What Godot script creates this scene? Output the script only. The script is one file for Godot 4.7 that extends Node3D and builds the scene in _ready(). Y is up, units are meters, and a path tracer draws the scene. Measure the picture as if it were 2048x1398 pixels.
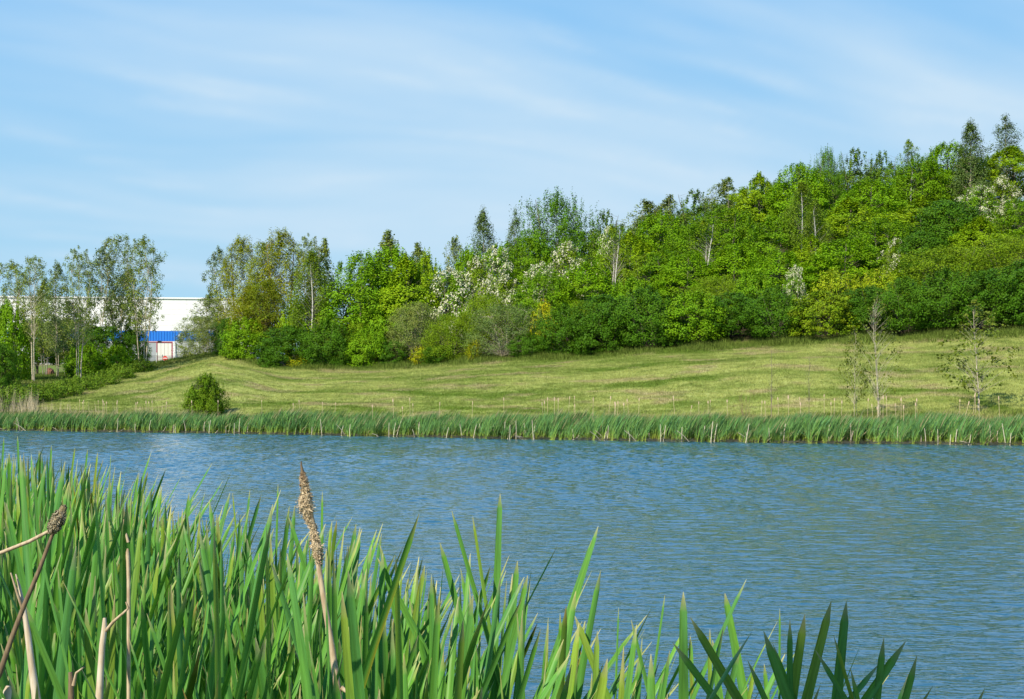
extends Node3D
# A pond with cattails, a mown bank, a wooded slope and a warehouse beyond. Metres, y up, water at y = 0.

const EYE := 2.0
const LENS := 2844.0 / 2048.0      # focal length over picture width
# shore, hedge foot: columns of tan(bearing), distance of the far shore, distance of the hedge foot, height there, rise behind, cap
const COL_T := [-0.50, -0.360, -0.314, -0.258, -0.233, -0.209, -0.195, -0.163, -0.096, 0.0127, 0.132, 0.238, 0.360, 0.50]
const COL_S := [118.0, 112.0, 108.5, 104.5, 102.5, 101.0, 99.5, 97.0, 91.0, 83.0, 77.5, 74.0, 71.0, 69.0]
const COL_D := [133.0, 135.0, 140.0, 150.0, 158.0, 160.0, 152.0, 142.0, 138.0, 130.0, 122.0, 115.0, 108.0, 104.0]
const COL_Y := [4.0, 4.13, 4.46, 5.85, 6.9, 7.7, 7.0, 5.6, 5.5, 6.2, 6.85, 7.1, 7.5, 7.6]
const COL_K := [0.046, 0.047, 0.046, 0.038, 0.03, 0.022, 0.03, 0.06, 0.13, 0.22, 0.30, 0.33, 0.36, 0.38]
const COL_M := [9.8, 9.8, 9.8, 9.8, 9.8, 9.8, 9.8, 9.8, 11.0, 15.5, 20.0, 23.0, 26.0, 27.0]

var used := {}
var wob := FastNoiseLite.new()

func pick(t: float, col: Array) -> float:
	if t <= COL_T[0]: return col[0]
	for i in range(1, COL_T.size()):
		if t <= COL_T[i]:
			var k: float = (t - COL_T[i - 1]) / (COL_T[i] - COL_T[i - 1])
			k = lerpf(k, k * k * (3.0 - 2.0 * k), 0.6)
			return lerpf(col[i - 1], col[i], k)
	return col[col.size() - 1]

func near_line(x: float) -> float:      # distance ahead (-z) to which the near bank reaches under the reeds
	return 1.2 + 5.2 * smoothstep(0.6, -3.2, x) + 6.0 * smoothstep(-3.0, -9.0, x)

func ground(x: float, z: float) -> float:
	var d := -z
	if d < 40.0:
		var e := near_line(x)
		return lerpf(0.35, -1.1, smoothstep(e - 1.5, e + 4.0, d))
	var t := clampf(x / d, -0.5, 0.5)
	var s := pick(t, COL_S)
	var h := pick(t, COL_D)
	var y := pick(t, COL_Y)
	if d < s + 1.0:
		return lerpf(-1.1, 0.12, smoothstep(s - 6.0, s + 1.0, d))
	var w := wob.get_noise_2d(x, z) 
	if d < h:
		var k := (d - s - 1.0) / (h - s - 1.0)
		return lerpf(0.12, y, k) + 0.22 * sin(k * PI) + 0.22 * w * smoothstep(0.0, 0.25, k)
	var top := pick(t, COL_M)
	var up := y + pick(t, COL_K) * (d - h)
	if up > top - 2.0: up = top - 2.0 * exp(-(up - top + 2.0) / 2.0)
	return up + 0.35 * w

# ---------- naming ----------
func numbered(called: String) -> String:
	var n: int = used.get(called, 0)
	used[called] = n + 1
	return called if n == 0 else "%s_%03d" % [called, n]

func tag(o: Node, label: String, category: String, group := "", kind := "") -> void:
	if label: o.set_meta("label", label)
	if category: o.set_meta("category", category)
	if group: o.set_meta("group", group)
	if kind: o.set_meta("kind", kind)

func thing(called: String, label: String, category: String, at := Vector3.ZERO, turn := 0.0, group := "") -> Node3D:
	var o := Node3D.new()
	o.name = numbered(called)
	add_child(o, true)
	o.position = at
	o.rotation.y = turn
	tag(o, label, category, group)
	return o

func part(called: String, mesh: Mesh, m: Material, parent: Node = null) -> MeshInstance3D:
	var o := MeshInstance3D.new()
	o.mesh = mesh
	o.material_override = m
	if parent == null:
		o.name = numbered(called)
		add_child(o, true)
	else:
		o.name = called
		var n := 1
		while parent.has_node(NodePath(String(o.name))):
			o.name = "%s_%03d" % [called, n]
			n += 1
		parent.add_child(o, true)
	return o

func fast_part(called: String, count: int, mesh: Mesh, m: Material, parent: Node) -> MeshInstance3D:
	var o := MeshInstance3D.new()
	o.mesh = mesh
	o.material_override = m
	o.name = called if count == 0 else "%s_%03d" % [called, count]
	parent.add_child(o, true)
	return o

# ---------- materials ----------
func mat(c: Color, rough := 0.8, vertex := false) -> StandardMaterial3D:
	var m := StandardMaterial3D.new()
	m.albedo_color = c.linear_to_srgb()
	m.roughness = rough
	m.vertex_color_use_as_albedo = vertex
	return m

func leaf_mat(c: Color, through := 0.5, rough := 0.55) -> StandardMaterial3D:
	var m := mat(c, rough, true)
	m.cull_mode = BaseMaterial3D.CULL_DISABLED
	m.backlight_enabled = true
	m.backlight = Color(through, through, through * 0.75)
	m.metallic_specular = 0.22
	return m

func noise_tex(freq: float, ramp: Gradient, size := 256, oct := 4, sd := 1) -> NoiseTexture2D:
	var n := FastNoiseLite.new()
	n.seed = sd
	n.frequency = freq
	n.fractal_octaves = oct
	var t := NoiseTexture2D.new()
	t.width = size
	t.height = size
	t.seamless = true
	t.noise = n
	t.color_ramp = ramp
	return t

func ramp(stops: Array) -> Gradient:     # [offset, linear colour]
	var g := Gradient.new()
	var o := PackedFloat32Array()
	var c := PackedColorArray()
	for s in stops:
		o.append(s[0])
		c.append((s[1] as Color).linear_to_srgb())
	g.offsets = o
	g.colors = c
	return g

func bark(a: Color, b: Color, freq: float, scl: Vector3, sd := 3, lo := 0.35, hi := 0.6) -> StandardMaterial3D:
	var m := StandardMaterial3D.new()
	m.albedo_texture = noise_tex(freq, ramp([[lo, a], [hi, b]]), 256, 4, sd)
	m.uv1_triplanar = true
	m.uv1_scale = scl
	m.roughness = 0.85
	return m

# ---------- mesh building ----------
class Cloud:
	var v := PackedVector3Array()
	var n := PackedVector3Array()
	var c := PackedColorArray()
	var uv := PackedVector2Array()
	var i := PackedInt32Array()
	func mesh() -> ArrayMesh:
		var a := []
		a.resize(Mesh.ARRAY_MAX)
		a[Mesh.ARRAY_VERTEX] = v
		if n.size() == v.size(): a[Mesh.ARRAY_NORMAL] = n
		if c.size() == v.size(): a[Mesh.ARRAY_COLOR] = c
		if uv.size() == v.size(): a[Mesh.ARRAY_TEX_UV] = uv
		a[Mesh.ARRAY_INDEX] = i
		var m := ArrayMesh.new()
		m.add_surface_from_arrays(Mesh.PRIMITIVE_TRIANGLES, a)
		return m
	func tube(pts: Array, rad: Array, sides: int, col := Color(1, 1, 1)) -> void:
		var side := Vector3(1, 0, 0)
		for k in pts.size():
			var p: Vector3 = pts[k]
			var along: Vector3 = (pts[mini(k + 1, pts.size() - 1)] - pts[maxi(k - 1, 0)]).normalized()
			side = (side - along * side.dot(along))
			side = side.normalized() if side.length() > 0.01 else along.cross(Vector3(0, 0, 1)).normalized()
			var over := along.cross(side)
			for s in sides:
				var a := TAU * s / sides
				var q := side * cos(a) + over * sin(a)
				v.append(p + q * rad[k])
				n.append(q)
				c.append(col)
			if k > 0:
				var b := v.size() - sides
				for s in sides:
					var s2 := (s + 1) % sides
					i.append_array([b - sides + s, b + s, b + s2, b - sides + s, b + s2, b - sides + s2])
	func cap(p: Vector3, sides: int, nn: Vector3, col := Color(1, 1, 1)) -> void:   # closes the last ring of a tube
		var b := v.size() - sides
		v.append(p)
		n.append(nn)
		c.append(col)
		for s in sides:
			i.append_array([b + s, b + sides, b + (s + 1) % sides])
	func leaf(p: Vector3, t: Vector3, b: Vector3, col: Color) -> void:
		var k := v.size()
		v.append(p - t)
		v.append(p + b)
		v.append(p + t)
		v.append(p - b)
		c.append(col)
		c.append(col)
		c.append(col)
		c.append(col)
		i.append_array([k, k + 1, k + 2, k, k + 2, k + 3])

func block(size: Vector3, chamfer := 0.0) -> ArrayMesh:
	var st := SurfaceTool.new()
	st.begin(Mesh.PRIMITIVE_TRIANGLES)
	add_block(st, Vector3.ZERO, size, chamfer)
	st.generate_normals()
	return st.commit()

func add_block(st: SurfaceTool, at: Vector3, size: Vector3, b := 0.0) -> void:
	st.set_smooth_group(-1)
	var h := size / 2.0
	var f := [[Vector3(0, 0, 1), Vector3(1, 0, 0)], [Vector3(0, 0, -1), Vector3(-1, 0, 0)], [Vector3(1, 0, 0), Vector3(0, 0, -1)], [Vector3(-1, 0, 0), Vector3(0, 0, 1)], [Vector3(0, 1, 0), Vector3(1, 0, 0)], [Vector3(0, -1, 0), Vector3(1, 0, 0)]]
	for q in f:
		var nn: Vector3 = q[0]
		var r: Vector3 = q[1]
		var u := nn.cross(r)
		var c := at + nn * (h * nn.abs()).length()
		var rr := r * ((h * r.abs()).length() - b)
		var uu := u * ((h * u.abs()).length() - b)
		var p := [c - rr - uu, c - rr + uu, c + rr + uu, c + rr - uu]
		for k in [0, 1, 2, 0, 2, 3]:
			st.add_vertex(p[k])
	if b > 0.0:                                   # bevel strips along the edges
		for ax in 3:
			for s1 in [-1.0, 1.0]:
				for s2 in [-1.0, 1.0]:
					var a := Vector3.ZERO
					a[ax] = 1.0
					var d1 := Vector3.ZERO
					d1[(ax + 1) % 3] = s1
					var d2 := Vector3.ZERO
					d2[(ax + 2) % 3] = s2
					var l := a * (h[ax] - b)
					var e1 := d1 * h[(ax + 1) % 3] + d2 * (h[(ax + 2) % 3] - b)
					var e2 := d1 * (h[(ax + 1) % 3] - b) + d2 * h[(ax + 2) % 3]
					var p := [at + e1 - l, at + e1 + l, at + e2 + l, at + e2 - l]
					var order := [0, 1, 2, 0, 2, 3] if s1 * s2 < 0 else [0, 2, 1, 0, 3, 2]
					for k in order:
						st.add_vertex(p[k])

# ---------- plants ----------
func outline(kind: String, t: float) -> float:
	match kind:
		"dome": return sqrt(maxf(0.0, 1.0 - pow(maxf(0.0, t - 0.15) / 0.85, 2.2))) * (0.86 + 0.14 * smoothstep(0.0, 0.2, t))
		"egg": return sin(PI * pow(t * 0.94 + 0.05, 0.75))
		"cone": return pow(1.0 - t, 0.75) * smoothstep(-0.12, 0.16, t)
		"column": return (0.75 + 0.25 * sin(PI * t)) * sqrt(maxf(0.0, 1.0 - pow(t, 5.0))) * smoothstep(-0.3, 0.25, t)
		"vase": return (0.35 + 0.65 * smoothstep(0.0, 0.6, t)) * sqrt(maxf(0.0, 1.0 - pow(t, 4.0)))
		"flame": return (0.12 + 0.88 * pow(1.0 - t, 0.62)) * smoothstep(-0.25, 0.28, t) * sqrt(maxf(0.0, 1.0 - pow(t, 9.0)))
		"spread": return (0.5 + 0.5 * sin(PI * pow(t, 0.8))) * sqrt(maxf(0.0, 1.0 - pow(t, 3.0)))
	return 1.0

# One plant shape: {"trunk", "crown", maybe "blossom"} meshes. h, w: size it is made at; low: where the crown starts.
func grow(sd: int, o: Dictionary) -> Dictionary:
	var r := RandomNumberGenerator.new()
	r.seed = sd * 7919 + 13
	var h: float = o.h
	var w: float = o.w
	var low: float = o.low * h
	var wood := Cloud.new()
	var limbs := Cloud.new()
	var crown := Cloud.new()
	var bloom := Cloud.new()
	var stems := []
	var many: int = o.get("stems", 1)
	var tr: float = o.get("tr", 0.1)
	var lean: float = o.get("lean", 0.06)
	for k in many:                                       # stems: polylines from the foot upwards
		var a := r.randf() * TAU
		var foot := Vector3(cos(a), 0, sin(a)) * (0.0 if many == 1 else 0.07 * w)
		var a2 := r.randf() * TAU if many == 1 else a + r.randf_range(-0.5, 0.5)
		var out := Vector3(cos(a2), 0, sin(a2)) * h * lean * (r.randf_range(0.4, 1.0) if many == 1 else r.randf_range(0.8, 1.7))
		var top := h * (r.randf_range(0.9, 0.97) if k == 0 else r.randf_range(0.7, 0.95))
		var pts := []
		var rad := []
		var wig := Vector3.ZERO
		for q in 9:
			var f := q / 8.0
			wig += Vector3(r.randf_range(-1, 1), 0, r.randf_range(-1, 1)) * h * 0.008
			pts.append(foot + Vector3(0, -0.4, 0) * (1.0 - f) + out * pow(f, 1.3) + Vector3(0, top * f, 0) + wig)
			rad.append(tr * (1.0 if k == 0 else r.randf_range(0.6, 0.9)) * lerpf(1.0, 0.16, pow(f, 0.85)) * (1.25 if q == 0 else 1.0))
		wood.tube(pts, rad, 7)
		stems.append([pts, rad, top])
	var lumps: int = o.lumps
	var each: int = o.each
	var leaf: float = o.leaf
	var size: float = o.size
	var tint: float = o.get("tint", 0.25)
	var warm: float = o.get("warm", 0.15)
	var sag: float = o.get("sag", 0.0)
	var shell: float = o.get("shell", 0.5)
	var slim: float = o.get("slim", 0.55)
	var up: float = o.get("up", 0.5)
	var branch_every: float = o.get("branch", 0.4)
	var bloomed: float = o.get("bloom", 0.0)
	var spike: float = o.get("spike", 0.0)
	var gap: float = o.get("gap", 0.0)
	var rise: float = o.get("rise", 1.0)
	var limb: float = o.get("limb", 0.6)
	var ph := r.randf() * TAU
	var lob := FastNoiseLite.new()
	lob.seed = sd
	lob.frequency = 1.0
	for k in lumps:
		var t := (k + r.randf()) / lumps
		t = pow(t, o.get("bias", 1.0))
		var a := r.randf() * TAU
		if gap > 0.0 and t < 0.8 and absf(wrapf(a - PI / 2.0, -PI, PI)) < gap * 0.6: a += PI
		var ring := outline(o.shape, t)
		var lumpy := 1.0 + 0.55 * lob.get_noise_3d(cos(a) * 1.2, t * 2.4, sin(a) * 1.2 + ph)
		var q := shell + (1.0 - shell) * sqrt(r.randf())
		var rad := ring * w * 0.5 * q * lumpy
		var st = stems[k % stems.size()]
		var y := low + (h - low) * t * (1.0 + 0.1 * lob.get_noise_2d(cos(a) * 2.0 + 9.0, sin(a) * 2.0))
		var core := along(st, y) * Vector3(1, 0, 1)
		if many > 1: core *= 0.55
		var c := core * minf(1.0, 0.4 + ring) + Vector3(cos(a) * rad, y, sin(a) * rad)
		var s := size * w * r.randf_range(0.7, 1.3) * (0.55 + 0.45 * minf(1.0, ring * 1.4))
		if r.randf() < branch_every:                     # a limb from the stem to the clump
			var y0 := clampf(y - (rad * r.randf_range(0.35, 1.0) * rise + 0.2), low * 0.8 + 0.05 * h, st[2] * 0.97)
			var p0 := along(st, y0)
			var r0: float = clampf((tr * 0.35 * (1.0 - y0 / h) + tr * 0.1) * limb, 0.007, 0.08)
			var mid := p0.lerp(c, 0.5) + Vector3(r.randf_range(-0.08, 0.08), 0.06, r.randf_range(-0.08, 0.08)) * rad
			limbs.tube([p0, mid, c], [r0, r0 * 0.7, r0 * 0.25], 4)
		var g := 1.0 + tint * r.randf_range(-1.0, 1.0)
		var y_shift := warm * r.randf_range(-1.0, 1.0)
		var lump := Color(g * (1.0 + y_shift), g, g * (1.0 - 0.5 * y_shift))
		var out := Vector3(cos(a) * rad, (t - 0.35) * h * 0.5, sin(a) * rad).normalized()
		var count := int(each * r.randf_range(0.6, 1.4) * (0.6 if spike > 0.0 and t > 0.75 else 1.0))
		var stretch := Vector3(1.0, 0.75 + sag, 1.0)
		if spike > 0.0 and t > 0.7: stretch = Vector3(0.45, 1.0 + spike, 0.45)
		var white := bloomed > 0.0 and r.randf() < bloomed and q > 0.5 and t > 0.12
		for z in count:
			var dir := Vector3(r.randfn(), r.randfn(), r.randfn()).normalized()
			var p := c + dir * stretch * (s * pow(r.randf(), 0.45))
			p.y -= sag * s * r.randf()
			if p.y < 0.02: p.y = 0.02 + 0.2 * r.randf()
			var nn := (dir * 0.55 + out * 0.55 + Vector3(0, up, 0) + Vector3(r.randfn(), r.randfn(), r.randfn()) * 0.5).normalized()
			var tt := nn.cross(Vector3(r.randfn(), r.randfn() - sag, r.randfn())).normalized()
			var bb := nn.cross(tt)
			var l := leaf * r.randf_range(0.65, 1.35) * 0.5
			var v := r.randf_range(0.8, 1.2)
			if white and r.randf() < 0.55:
				p += out * s * 0.25
				bloom.leaf(p, tt * l * 1.1, bb * l * 1.0, Color(v, v, v))
			else:
				crown.leaf(p, tt * l, bb * l * slim, Color(lump.r * v, lump.g * v, lump.b * v))
	var res := {"trunk": wood.mesh(), "crown": crown.mesh(), "h": h, "w": w}
	if limbs.v.size() > 0: res["limbs"] = limbs.mesh()
	if bloom.v.size() > 0: res["blossom"] = bloom.mesh()
	return res

func along(st: Array, y: float) -> Vector3:
	var f := clampf(y / st[2], 0.0, 1.0) * 8.0
	var k := mini(int(f), 7)
	return (st[0][k] as Vector3).lerp(st[0][k + 1], f - k)

# ---------- sky ----------
func sky_image(wide: int) -> Image:
	var tall := wide / 2
	var n1 := FastNoiseLite.new()
	n1.seed = 4
	n1.frequency = 1.0
	n1.fractal_octaves = 5
	var n2 := FastNoiseLite.new()
	n2.seed = 11
	n2.frequency = 1.0
	n2.fractal_octaves = 3
	var data := PackedFloat32Array()
	data.resize(wide * tall * 3)
	var low := Color(0.42, 0.70, 0.90)
	var mid := Color(0.25, 0.555, 0.92)
	var high := Color(0.035, 0.23, 0.72)
	var haze := Color(0.615, 0.785, 0.93)
	var under := Color(0.16, 0.19, 0.12)
	var at := 0
	for j in tall:
		var el := PI * (0.5 - (j + 0.5) / tall)
		var y := sin(el)
		var deg := rad_to_deg(el)
		var base := low.lerp(mid, smoothstep(2.0, 19.0, deg))
		base = base.lerp(high, smoothstep(12.0, 58.0, deg))
		if deg < 0.0: base = low.lerp(under, smoothstep(0.0, -4.0, deg))
		var ce := cos(el)
		for i in wide:
			var c := base
			if deg > -1.0:
				var az := (i + 0.5) / wide * TAU - PI
				var q := 1.0 / (maxf(y, 0.0) + 0.13)
				var px := sin(az) * ce * q
				var pz := cos(az) * ce * q
				var a := px * 0.88 + pz * 0.48          # along the streaks
				var b := px * -0.48 + pz * 0.88
				var wx := n2.get_noise_2d(a * 0.30, b * 0.42)
				var wide_veil := n2.get_noise_2d(a * 0.22 + 7.0, b * 0.55 + wx * 0.5 + 3.0)
				var fine := n1.get_noise_2d(a * 0.42, b * 1.5 + wx * 0.6)
				var wisp := n1.get_noise_2d(a * 1.3 + 20.0, b * 5.5 + wx * 1.6 + 9.0)
				var v := smoothstep(-0.85, 0.85, wide_veil * 0.55 + fine * 0.75 + wisp * 0.34 - px * 0.30 + 0.20 - 0.55 * smoothstep(8.0, 19.0, deg))
				v = clampf(v * 0.92 + maxf(0.0, wisp - 0.25) * 0.5, 0.0, 1.0) * (0.88 - 0.66 * smoothstep(13.0, 30.0, deg)) * smoothstep(-1.0, 6.0, deg)
				c = base.lerp(haze, v)
			data[at] = c.r
			data[at + 1] = c.g
			data[at + 2] = c.b
			at += 3
	return Image.create_from_data(wide, tall, false, Image.FORMAT_RGBF, data.to_byte_array())

# ---------- ground ----------
var fine_n := FastNoiseLite.new()
var band_n := FastNoiseLite.new()

func turf(x: float, z: float) -> Color:      # colour of what covers the ground
	var d := -z
	var t := clampf(x / d, -0.5, 0.5)
	var s := pick(t, COL_S)
	var h := pick(t, COL_D)
	var m := t * 95.0
	var k := (d - s) / (h - s)
	var speck := fine_n.get_noise_2d(x * 1.6, z * 1.6)
	if d < s + 1.5: return Color(0.11, 0.12, 0.04)
	var straw := Color(0.345, 0.385, 0.110)
	var green := Color(0.128, 0.205, 0.026)
	var tan := Color(0.40, 0.33, 0.18)
	if k > 1.0:
		if t < -0.2 :
			var lawn := Color(0.14, 0.20, 0.03).lerp(Color(0.20, 0.17, 0.08), smoothstep(0.0, 0.5, speck))
			return lawn
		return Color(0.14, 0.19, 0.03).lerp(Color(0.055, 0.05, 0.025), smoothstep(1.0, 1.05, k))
	var warp := band_n.get_noise_2d(m * 0.8, k * 22.0)
	var slow := band_n.get_noise_2d(m * 0.35 + 40.0, k * 9.0)
	var curve := 0.08 * sin(m * 0.16 + 1.0) + 0.10 * smoothstep(14.0, 36.0, m) * sin(m * 0.42)
	var b := sin((k + curve * (1.0 - k) * 0.8) * 27.0 + warp * 2.4 + slow * 2.0)
	var c := straw.lerp(green, smoothstep(0.25, 0.9, b) * (0.42 + 0.5 * smoothstep(-0.25, 0.25, band_n.get_noise_2d(m * 0.9 + 11.0, k * 13.0 + 5.0))))
	c = c.lerp(green, smoothstep(0.15, 0.5, slow + 0.35 * warp) * 0.55)
	var streak := band_n.get_noise_2d(m * 1.6 + 9.0, k * 85.0 + warp * 4.0)
	c = c.lerp(tan, smoothstep(0.12, 0.5, streak) * 0.7)
	var thin := band_n.get_noise_2d(m * 2.2 + 70.0, k * 210.0 + warp * 6.0)
	c = c.lerp(green, smoothstep(0.1, 0.4, thin) * 0.4).lerp(straw * 1.12, smoothstep(-0.1, -0.4, thin) * 0.5)
	c = c.lerp(green, smoothstep(-0.2, -0.5, streak) * 0.4)
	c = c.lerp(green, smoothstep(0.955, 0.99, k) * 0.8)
	var v := 1.0 + 0.22 * speck
	return Color(c.r * v, c.g * v, c.b * v)

func ground_sheet() -> void:
	var x0 := -74.0
	var x1 := 50.0
	var z0 := -62.0
	var z1 := -170.0
	var tw := 1400
	var th := 1000
	var data := PackedByteArray()
	data.resize(tw * th * 3)
	var at := 0
	for j in th:
		var z := lerpf(z0, z1, (j + 0.5) / th)
		for i in tw:
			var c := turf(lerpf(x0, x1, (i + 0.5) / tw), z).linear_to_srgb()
			data[at] = clampi(int(c.r * 255.0), 0, 255)
			data[at + 1] = clampi(int(c.g * 255.0), 0, 255)
			data[at + 2] = clampi(int(c.b * 255.0), 0, 255)
			at += 3
	var m := StandardMaterial3D.new()
	m.albedo_texture = ImageTexture.create_from_image(Image.create_from_data(tw, th, false, Image.FORMAT_RGB8, data))
	m.texture_repeat = false
	m.roughness = 0.95
	m.metallic_specular = 0.2
	var xs: Array = [-1600.0, -600.0, -260.0, -130.0, -90.0]
	for k in 208: xs.append(-74.0 + k * 0.6)
	xs.append_array([60.0, 80.0, 120.0, 260.0, 600.0, 1600.0])
	var zs: Array = [300.0, 60.0, 20.0, 8.0, 4.0]
	for k in 36: zs.append(3.0 - k * 0.5)
	zs.append_array([-18.0, -24.0, -40.0, -55.0])
	for k in 181: zs.append(-62.0 - k * 0.6)
	for k in 34: zs.append(-174.0 - k * 4.0)
	zs.append_array([-330.0, -420.0, -600.0, -1000.0, -2000.0])
	var c := Cloud.new()
	for z in zs:
		for x in xs:
			c.v.append(Vector3(x, ground(x, z), z))
			c.uv.append(Vector2((x - x0) / (x1 - x0), (z - z0) / (z1 - z0)))
	var w := xs.size()
	for j in zs.size() - 1:
		for i in w - 1:
			var a := j * w + i
			c.i.append_array([a, a + w, a + 1, a + 1, a + w, a + w + 1])
	c.n.resize(c.v.size())
	for j in zs.size():
		for i in w:
			var l := c.v[j * w + maxi(i - 1, 0)]
			var r := c.v[j * w + mini(i + 1, w - 1)]
			var f := c.v[maxi(j - 1, 0) * w + i]
			var b := c.v[mini(j + 1, zs.size() - 1) * w + i]
			var nn := (r - l).cross(b - f).normalized()
			c.n[j * w + i] = nn if nn.y > 0 else -nn
	tag(part("ground", c.mesh(), m), "grassy ground that rises from the pond to the wooded slope", "", "", "structure")

func pond() -> void:
	var sz := 1024
	var n := FastNoiseLite.new()
	n.seed = 21
	n.frequency = 0.06
	n.fractal_octaves = 3
	var im := n.get_seamless_image(sz, sz)
	im.convert(Image.FORMAT_RGBA8)
	im.bump_map_to_normal_map(3.0)
	var m := StandardMaterial3D.new()
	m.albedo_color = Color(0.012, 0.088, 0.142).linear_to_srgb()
	m.roughness = 0.03
	m.metallic_specular = 0.64
	m.normal_enabled = true
	m.normal_texture = ImageTexture.create_from_image(im)
	m.normal_scale = 0.35
	# ripples: trains of small waves that come towards the near bank, choppier in gusts
	var r := RandomNumberGenerator.new()
	r.seed = 404
	var wx := PackedFloat32Array()
	var wz := PackedFloat32Array()
	var wa := PackedFloat32Array()
	var wp := PackedFloat32Array()
	var bands := [[15, 0.26, 0.60, 1.0, 0.052], [14, 0.16, 0.32, 0.85, 0.052], [12, 0.095, 0.15, 0.32, 0.056]]   # count, wave lengths, spread, slope
	for b in bands:
		for k in b[0]:
			var len := r.randf_range(b[1], b[2])
			var dir: float = r.randfn() * b[3] + 0.12
			var kk := TAU / len
			wx.append(sin(dir) * kk)
			wz.append(cos(dir) * kk)
			wa.append(b[4] * sqrt(2.0 / b[0]) / kk)
			wp.append(r.randf() * TAU)
	var gust := FastNoiseLite.new()
	gust.seed = 31
	gust.frequency = 0.09
	gust.fractal_octaves = 3
	var rows := PackedFloat32Array()
	var d := 1.0
	while d < 122.0:
		rows.append(d)
		d += clampf(d * 0.0027, 0.018, 0.16)
	var cols := 260
	var c := Cloud.new()
	var total := rows.size() * cols
	c.v.resize(total)
	c.n.resize(total)
	c.uv.resize(total)
	c.i.resize((rows.size() - 1) * (cols - 1) * 6)
	var at := 0
	var n1: int = bands[0][0]
	var n2: int = n1 + bands[1][0]
	var n3: int = n2 + bands[2][0]
	for j in rows.size():
		var dd := rows[j]
		var half := 2.2 + dd * 0.44
		var many := n3 if dd < 26.0 else (n2 if dd < 44.0 else n1)
		var f2 := 1.0 - smoothstep(30.0, 44.0, dd)
		var far_up := 1.0 + 2.2 * smoothstep(18.0, 46.0, dd)
		var f3 := 1.0 - smoothstep(16.0, 26.0, dd)
		for i in cols:
			var x := half * (2.0 * i / (cols - 1.0) - 1.0)
			var g := clampf(1.0 + 0.5 * gust.get_noise_2d(x, dd * 0.6), 0.35, 1.6)
			var y := 0.0
			var sx := 0.0
			var szz := 0.0
			for k in many:
				var f := far_up if k < n1 else (f2 if k < n2 else f3)
				var ph := wx[k] * x - wz[k] * dd + wp[k]
				var a := wa[k] * f * g
				y += a * sin(ph)
				var cs := a * cos(ph)
				sx += cs * wx[k]
				szz += cs * wz[k]
			c.v[at] = Vector3(x, y, -dd)
			c.n[at] = Vector3(-sx, 1.0, -szz).normalized()
			c.uv[at] = Vector2(x / 11.0 + dd * 0.012, -dd / 5.0)
			at += 1
	at = 0
	for j in rows.size() - 1:
		for i in cols - 1:
			var a := j * cols + i
			c.i[at] = a
			c.i[at + 1] = a + cols
			c.i[at + 2] = a + 1
			c.i[at + 3] = a + 1
			c.i[at + 4] = a + cols
			c.i[at + 5] = a + cols + 1
			at += 6
	var b0 := c.v.size()
	for q in [Vector2(-170, 2), Vector2(-170, -125), Vector2(170, -125), Vector2(170, 2)]:      # calm water beyond the rippled sheet
		c.v.append(Vector3(q.x, -0.09, q.y))
		c.n.append(Vector3.UP)
		c.uv.append(Vector2(q.x / 11.0, q.y / 5.0))
	c.i.append_array([b0, b0 + 1, b0 + 2, b0, b0 + 2, b0 + 3])
	print("water vertices ", c.v.size())
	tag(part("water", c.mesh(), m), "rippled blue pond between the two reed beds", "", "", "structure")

# ---------- scattered grass ----------
func scatter(called: String, label: String, mesh: Mesh, m: Material, spots: Array, parent: Node = null) -> void:
	var mm := MultiMesh.new()
	mm.transform_format = MultiMesh.TRANSFORM_3D
	mm.use_colors = true
	mm.mesh = mesh
	mm.instance_count = spots.size()
	for k in spots.size():
		mm.set_instance_transform(k, spots[k][0])
		mm.set_instance_color(k, spots[k][1])
	var o := MultiMeshInstance3D.new()
	o.multimesh = mm
	o.material_override = m
	o.name = numbered(called)
	add_child(o, true)
	tag(o, label, called.replace("_", " "), "", "stuff")

func tuft(sd: int, blades: int, tall: float, spread: float, wid: float) -> ArrayMesh:
	var r := RandomNumberGenerator.new()
	r.seed = sd
	var c := Cloud.new()
	for k in blades:
		var a := r.randf() * TAU
		var p := Vector3(cos(a), 0, sin(a)) * spread * r.randf()
		var b := r.randf() * TAU
		var side := Vector3(cos(b), 0, sin(b)) * wid
		var tip := p + Vector3(r.randfn() * 0.35 * tall, tall * r.randf_range(0.6, 1.1), r.randfn() * 0.35 * tall)
		var v := r.randf_range(0.8, 1.2)
		var i := c.v.size()
		c.v.append_array([p - side - Vector3(0, 0.04, 0), tip, p + side - Vector3(0, 0.04, 0)])
		for q in 3: c.c.append(Color(v, v, v))
		c.i.append_array([i, i + 1, i + 2])
	return c.mesh()

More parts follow.
